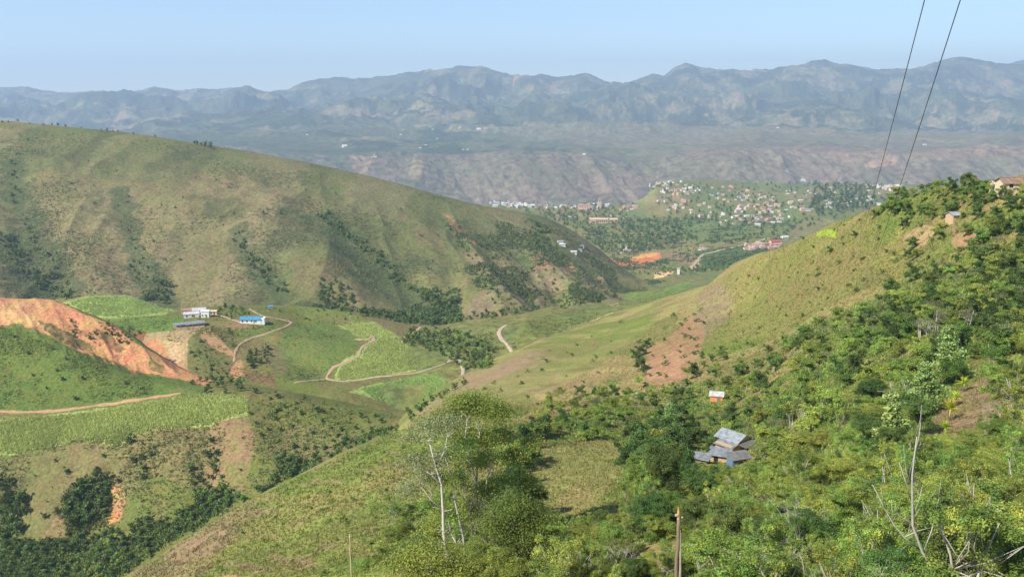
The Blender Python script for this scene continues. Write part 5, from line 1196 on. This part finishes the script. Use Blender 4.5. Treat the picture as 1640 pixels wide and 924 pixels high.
for i, (x, y, s_) in enumerate([(1508,668,1.2),(1532,622,1.1),(1518,645,1.0),(1430,640,1.0),(1448,628,.9),(1560,622,.6),(1380,765,.9),(1352,768,.8),(1442,765,1.0),(1432,785,.8),(1108,812,.9),(1146,775,.8),(1400,750,.8),(990,868,.7),(1200,668,.8),(1498,690,.8),(1300,640,.8),(1160,625,.7)]):
    w = at_px(x, y+6); e = empty('strap_leaved_plant', (w[0], w[1]-1.5, w[2]+1.2*s_), RNG.uniform(0, 6), s_*1.1); link('rosette', RS[i % 3], e); link('stem', TKM, e); 
    tag(e, ('large ' if s_ > .95 else 'small ')+'yellow-green strap-leaved rosette plant '+whereis(x, y), 'plant', 'strap-leaved rosette plants')
# cream plumed trees
LM_['plume'] = leaf_mat('cream_plumes', (.32,.44,.14), .3, .1)
for i, (x, yt, yb, w2, lb) in enumerate([(1518,520,606,20,'tallest cream-plumed conical tree beside the bare earth path'),(1482,580,660,22,'cream-plumed tree left of and below the tallest one'),(1428,628,735,22,'cream-plumed tree leftmost of the three near the earth path'),(1074,645,700,12,'small cream-plumed tree left of the tin-roofed house')]):
    b0 = at_px(x, yb+4); Y = b0[1]-1; lobes = []; rg = random.Random(i); n_ = 34
    for j in range(n_):
        t = j/(n_-1); lobes.append((x+rg.uniform(-1, 1)*w2*(.12+t)*1.25, yt+4+(yb-yt)*.9*t, 5+7*t, 5.0))
    custom_tree('plumed_tree', Y, [([(x,yb+8),(x+1,(yb+yt)/2),(x,yt+5)], .1, .03)], lobes, 7000, .17, 'plume', BARK, lb, 70+i, (x, yb+8), None, 14, .05, .5)
# split wooden post, stake, wires
def post(name, px, top, Y, r, label, mat, cat='post'):
    q = wpt(px, top, Y); z = ground1(q[0], Y); e_ = empty(name, (q[0], Y, z)); h = q[2]-z
    m_ = MB(); rng = random.Random(3); n = 9; P = [(rng.uniform(-.02,.02)*h*.3, 0, -.4+(h+.2)*i/n) for i in range(n+1)]
    m_.tube(P, [r*(1.15-.35*i/n) for i in range(n+1)], mat, 8); m_.obj('shaft', e_, smooth=True); return e_, h
e, h = post('wooden_post', 1088, 822, 34, .09, '', WOODM)
m_ = MB(); m_.tube([(-.02,0,h-.25),(-.03,0,h+.05),(-.06,0,h+.32)], [.08,.06,.01], plain('fresh_wood', (.55,.32,.12), .9, .3, 9), 6); m_.obj('splintered_tip', e)
m_ = MB(); m_.tube([(.09,-.05,-.3),(.13,-.05,h*.5),(.06,-.05,h*.86)], [.05,.045,.012], plain('grey_wood', (.42,.38,.33), .9, .3, 9), 5); m_.obj('split_sliver', e)
m_ = MB(); m_.box((-.13,-.06,h-.04), (.12,.06,.09), CONC); m_.box((.11,-.06,h-.14), (.07,.05,.05), CONC); m_.obj('bracket', e)
tag(e, 'grey split wooden post with an orange splintered tip at the bottom centre', 'post')
e, h = post('bamboo_stake', 560, 852, 88, .07, '', plain('dry_bamboo', (.52,.42,.25), .8, .2, 8)); tag(e, 'thin pale bamboo stake standing on the grass slope', 'stake')
WIRE = plain('wire', (.10,.10,.11), .6)
ends = []
for px, py, dx, w3 in ((1376,396,0,'upper'),(1386,452,0,'lower')):
    w = at_px(px, py); e, h = None, 8; e_ = empty('utility_pole', tuple(w)); m_ = MB(); m_.tube([(0,0,-.8),(0,0,8.4)], [.14,.10], WOODM, 8); m_.obj('shaft', e_); m_ = MB(); m_.box((0,-.12,7.9), (1.4,.1,.1), WOODM); m_.obj('crossarm', e_)
    tag(e_, 'thin utility pole on the right slope, %s of two under the wires' % w3, 'pole', 'poles under the wires'); ends.append(np.array((w[0], w[1]-.12, w[2]+8.1)))
for E1, (nx, ny), lb in ((ends[0], (1512,-120), 'left of two dark wires running down across the sky'), (ends[1], (1580,-130), 'right of two dark wires running down across the sky')):
    N1 = wpt(nx, ny, 14.0); P = []
    for i in range(61):
        t = (i/60)**2; p = N1*(1-t)+E1*t; p[2] -= 5.0*4*t*(1-t)*.5*(1 if E1 is ends[0] else 1.3); P.append(p)
    m_ = MB(); m_.tube(P, [.008+.042*(p[1]/330) for p in P], WIRE, 5); o = m_.obj('power_line', smooth=True); tag(o, lb, 'power line', 'power lines')
# ------------------------------------------------------------------ camera, light, air
cam = bpy.data.cameras.new('camera'); co = bpy.data.objects.new('camera', cam); COL.objects.link(co); SC.camera = co
cam.sensor_width = 36; cam.lens = F/W*36; cam.clip_end = 80000; cam.clip_start = .2
co.rotation_euler = (math.pi/2-PITCH, 0, 0)
SUN_EL, SUN_AZ = math.radians(43), math.radians(-127)      # azimuth clockwise from +Y (view direction)
sd = (math.sin(SUN_AZ)*math.cos(SUN_EL), math.cos(SUN_AZ)*math.cos(SUN_EL), math.sin(SUN_EL))
from mathutils import Vector
sun = bpy.data.lights.new('sun', 'SUN'); so = bpy.data.objects.new('sun', sun); COL.objects.link(so)
sun.energy = 5.0; sun.angle = math.radians(.5); sun.color = (1, .94, .82)
so.rotation_euler = Vector(sd).to_track_quat('Z', 'Y').to_euler()
w = bpy.data.worlds.new('World'); SC.world = w; w.use_nodes = True
sky = w.node_tree.nodes.new('ShaderNodeTexSky'); sky.sky_type = 'NISHITA'; sky.sun_disc = False
sky.sun_elevation = SUN_EL; sky.sun_rotation = SUN_AZ; sky.altitude = 1500; sky.air_density = 1.0; sky.dust_density = .3; sky.ozone_density = 2.5
bg = w.node_tree.nodes['Background']; w.node_tree.links.new(sky.outputs['Color'], bg.inputs['Color']); bg.inputs['Strength'].default_value = .115
# air
m = bpy.data.materials.new('haze_air'); m.use_nodes = True; nt = m.node_tree
for n in list(nt.nodes):
    if n.type == 'BSDF_PRINCIPLED': nt.nodes.remove(n)
pv = nt.nodes.new('ShaderNodeVolumePrincipled'); pv.inputs['Color'].default_value = (.58, .75, 1.0, 1); pv.inputs['Density'].default_value = 8.5e-5; pv.inputs['Anisotropy'].default_value = .2
nt.links.new(pv.outputs[0], [n for n in nt.nodes if n.type == 'OUTPUT_MATERIAL'][0].inputs['Volume'])
mb = MB(); mb.box((0, 9600, -1100), (36000, 20000, 4000), m)
tag(mb.obj('haze'), kind='stuff')
SC.view_settings.view_transform = 'Standard'; SC.view_settings.look = 'None'; SC.view_settings.gamma = 1; SC.view_settings.exposure = 0.58
SC.cycles.volume_bounces = 1; SC.cycles.max_bounces = 6; SC.cycles.diffuse_bounces = 2; SC.cycles.transmission_bounces = 3; SC.cycles.transparent_max_bounces = 4
SC.cycles.use_denoising = True; SC.cycles.caustics_reflective = False; SC.cycles.caustics_refractive = False
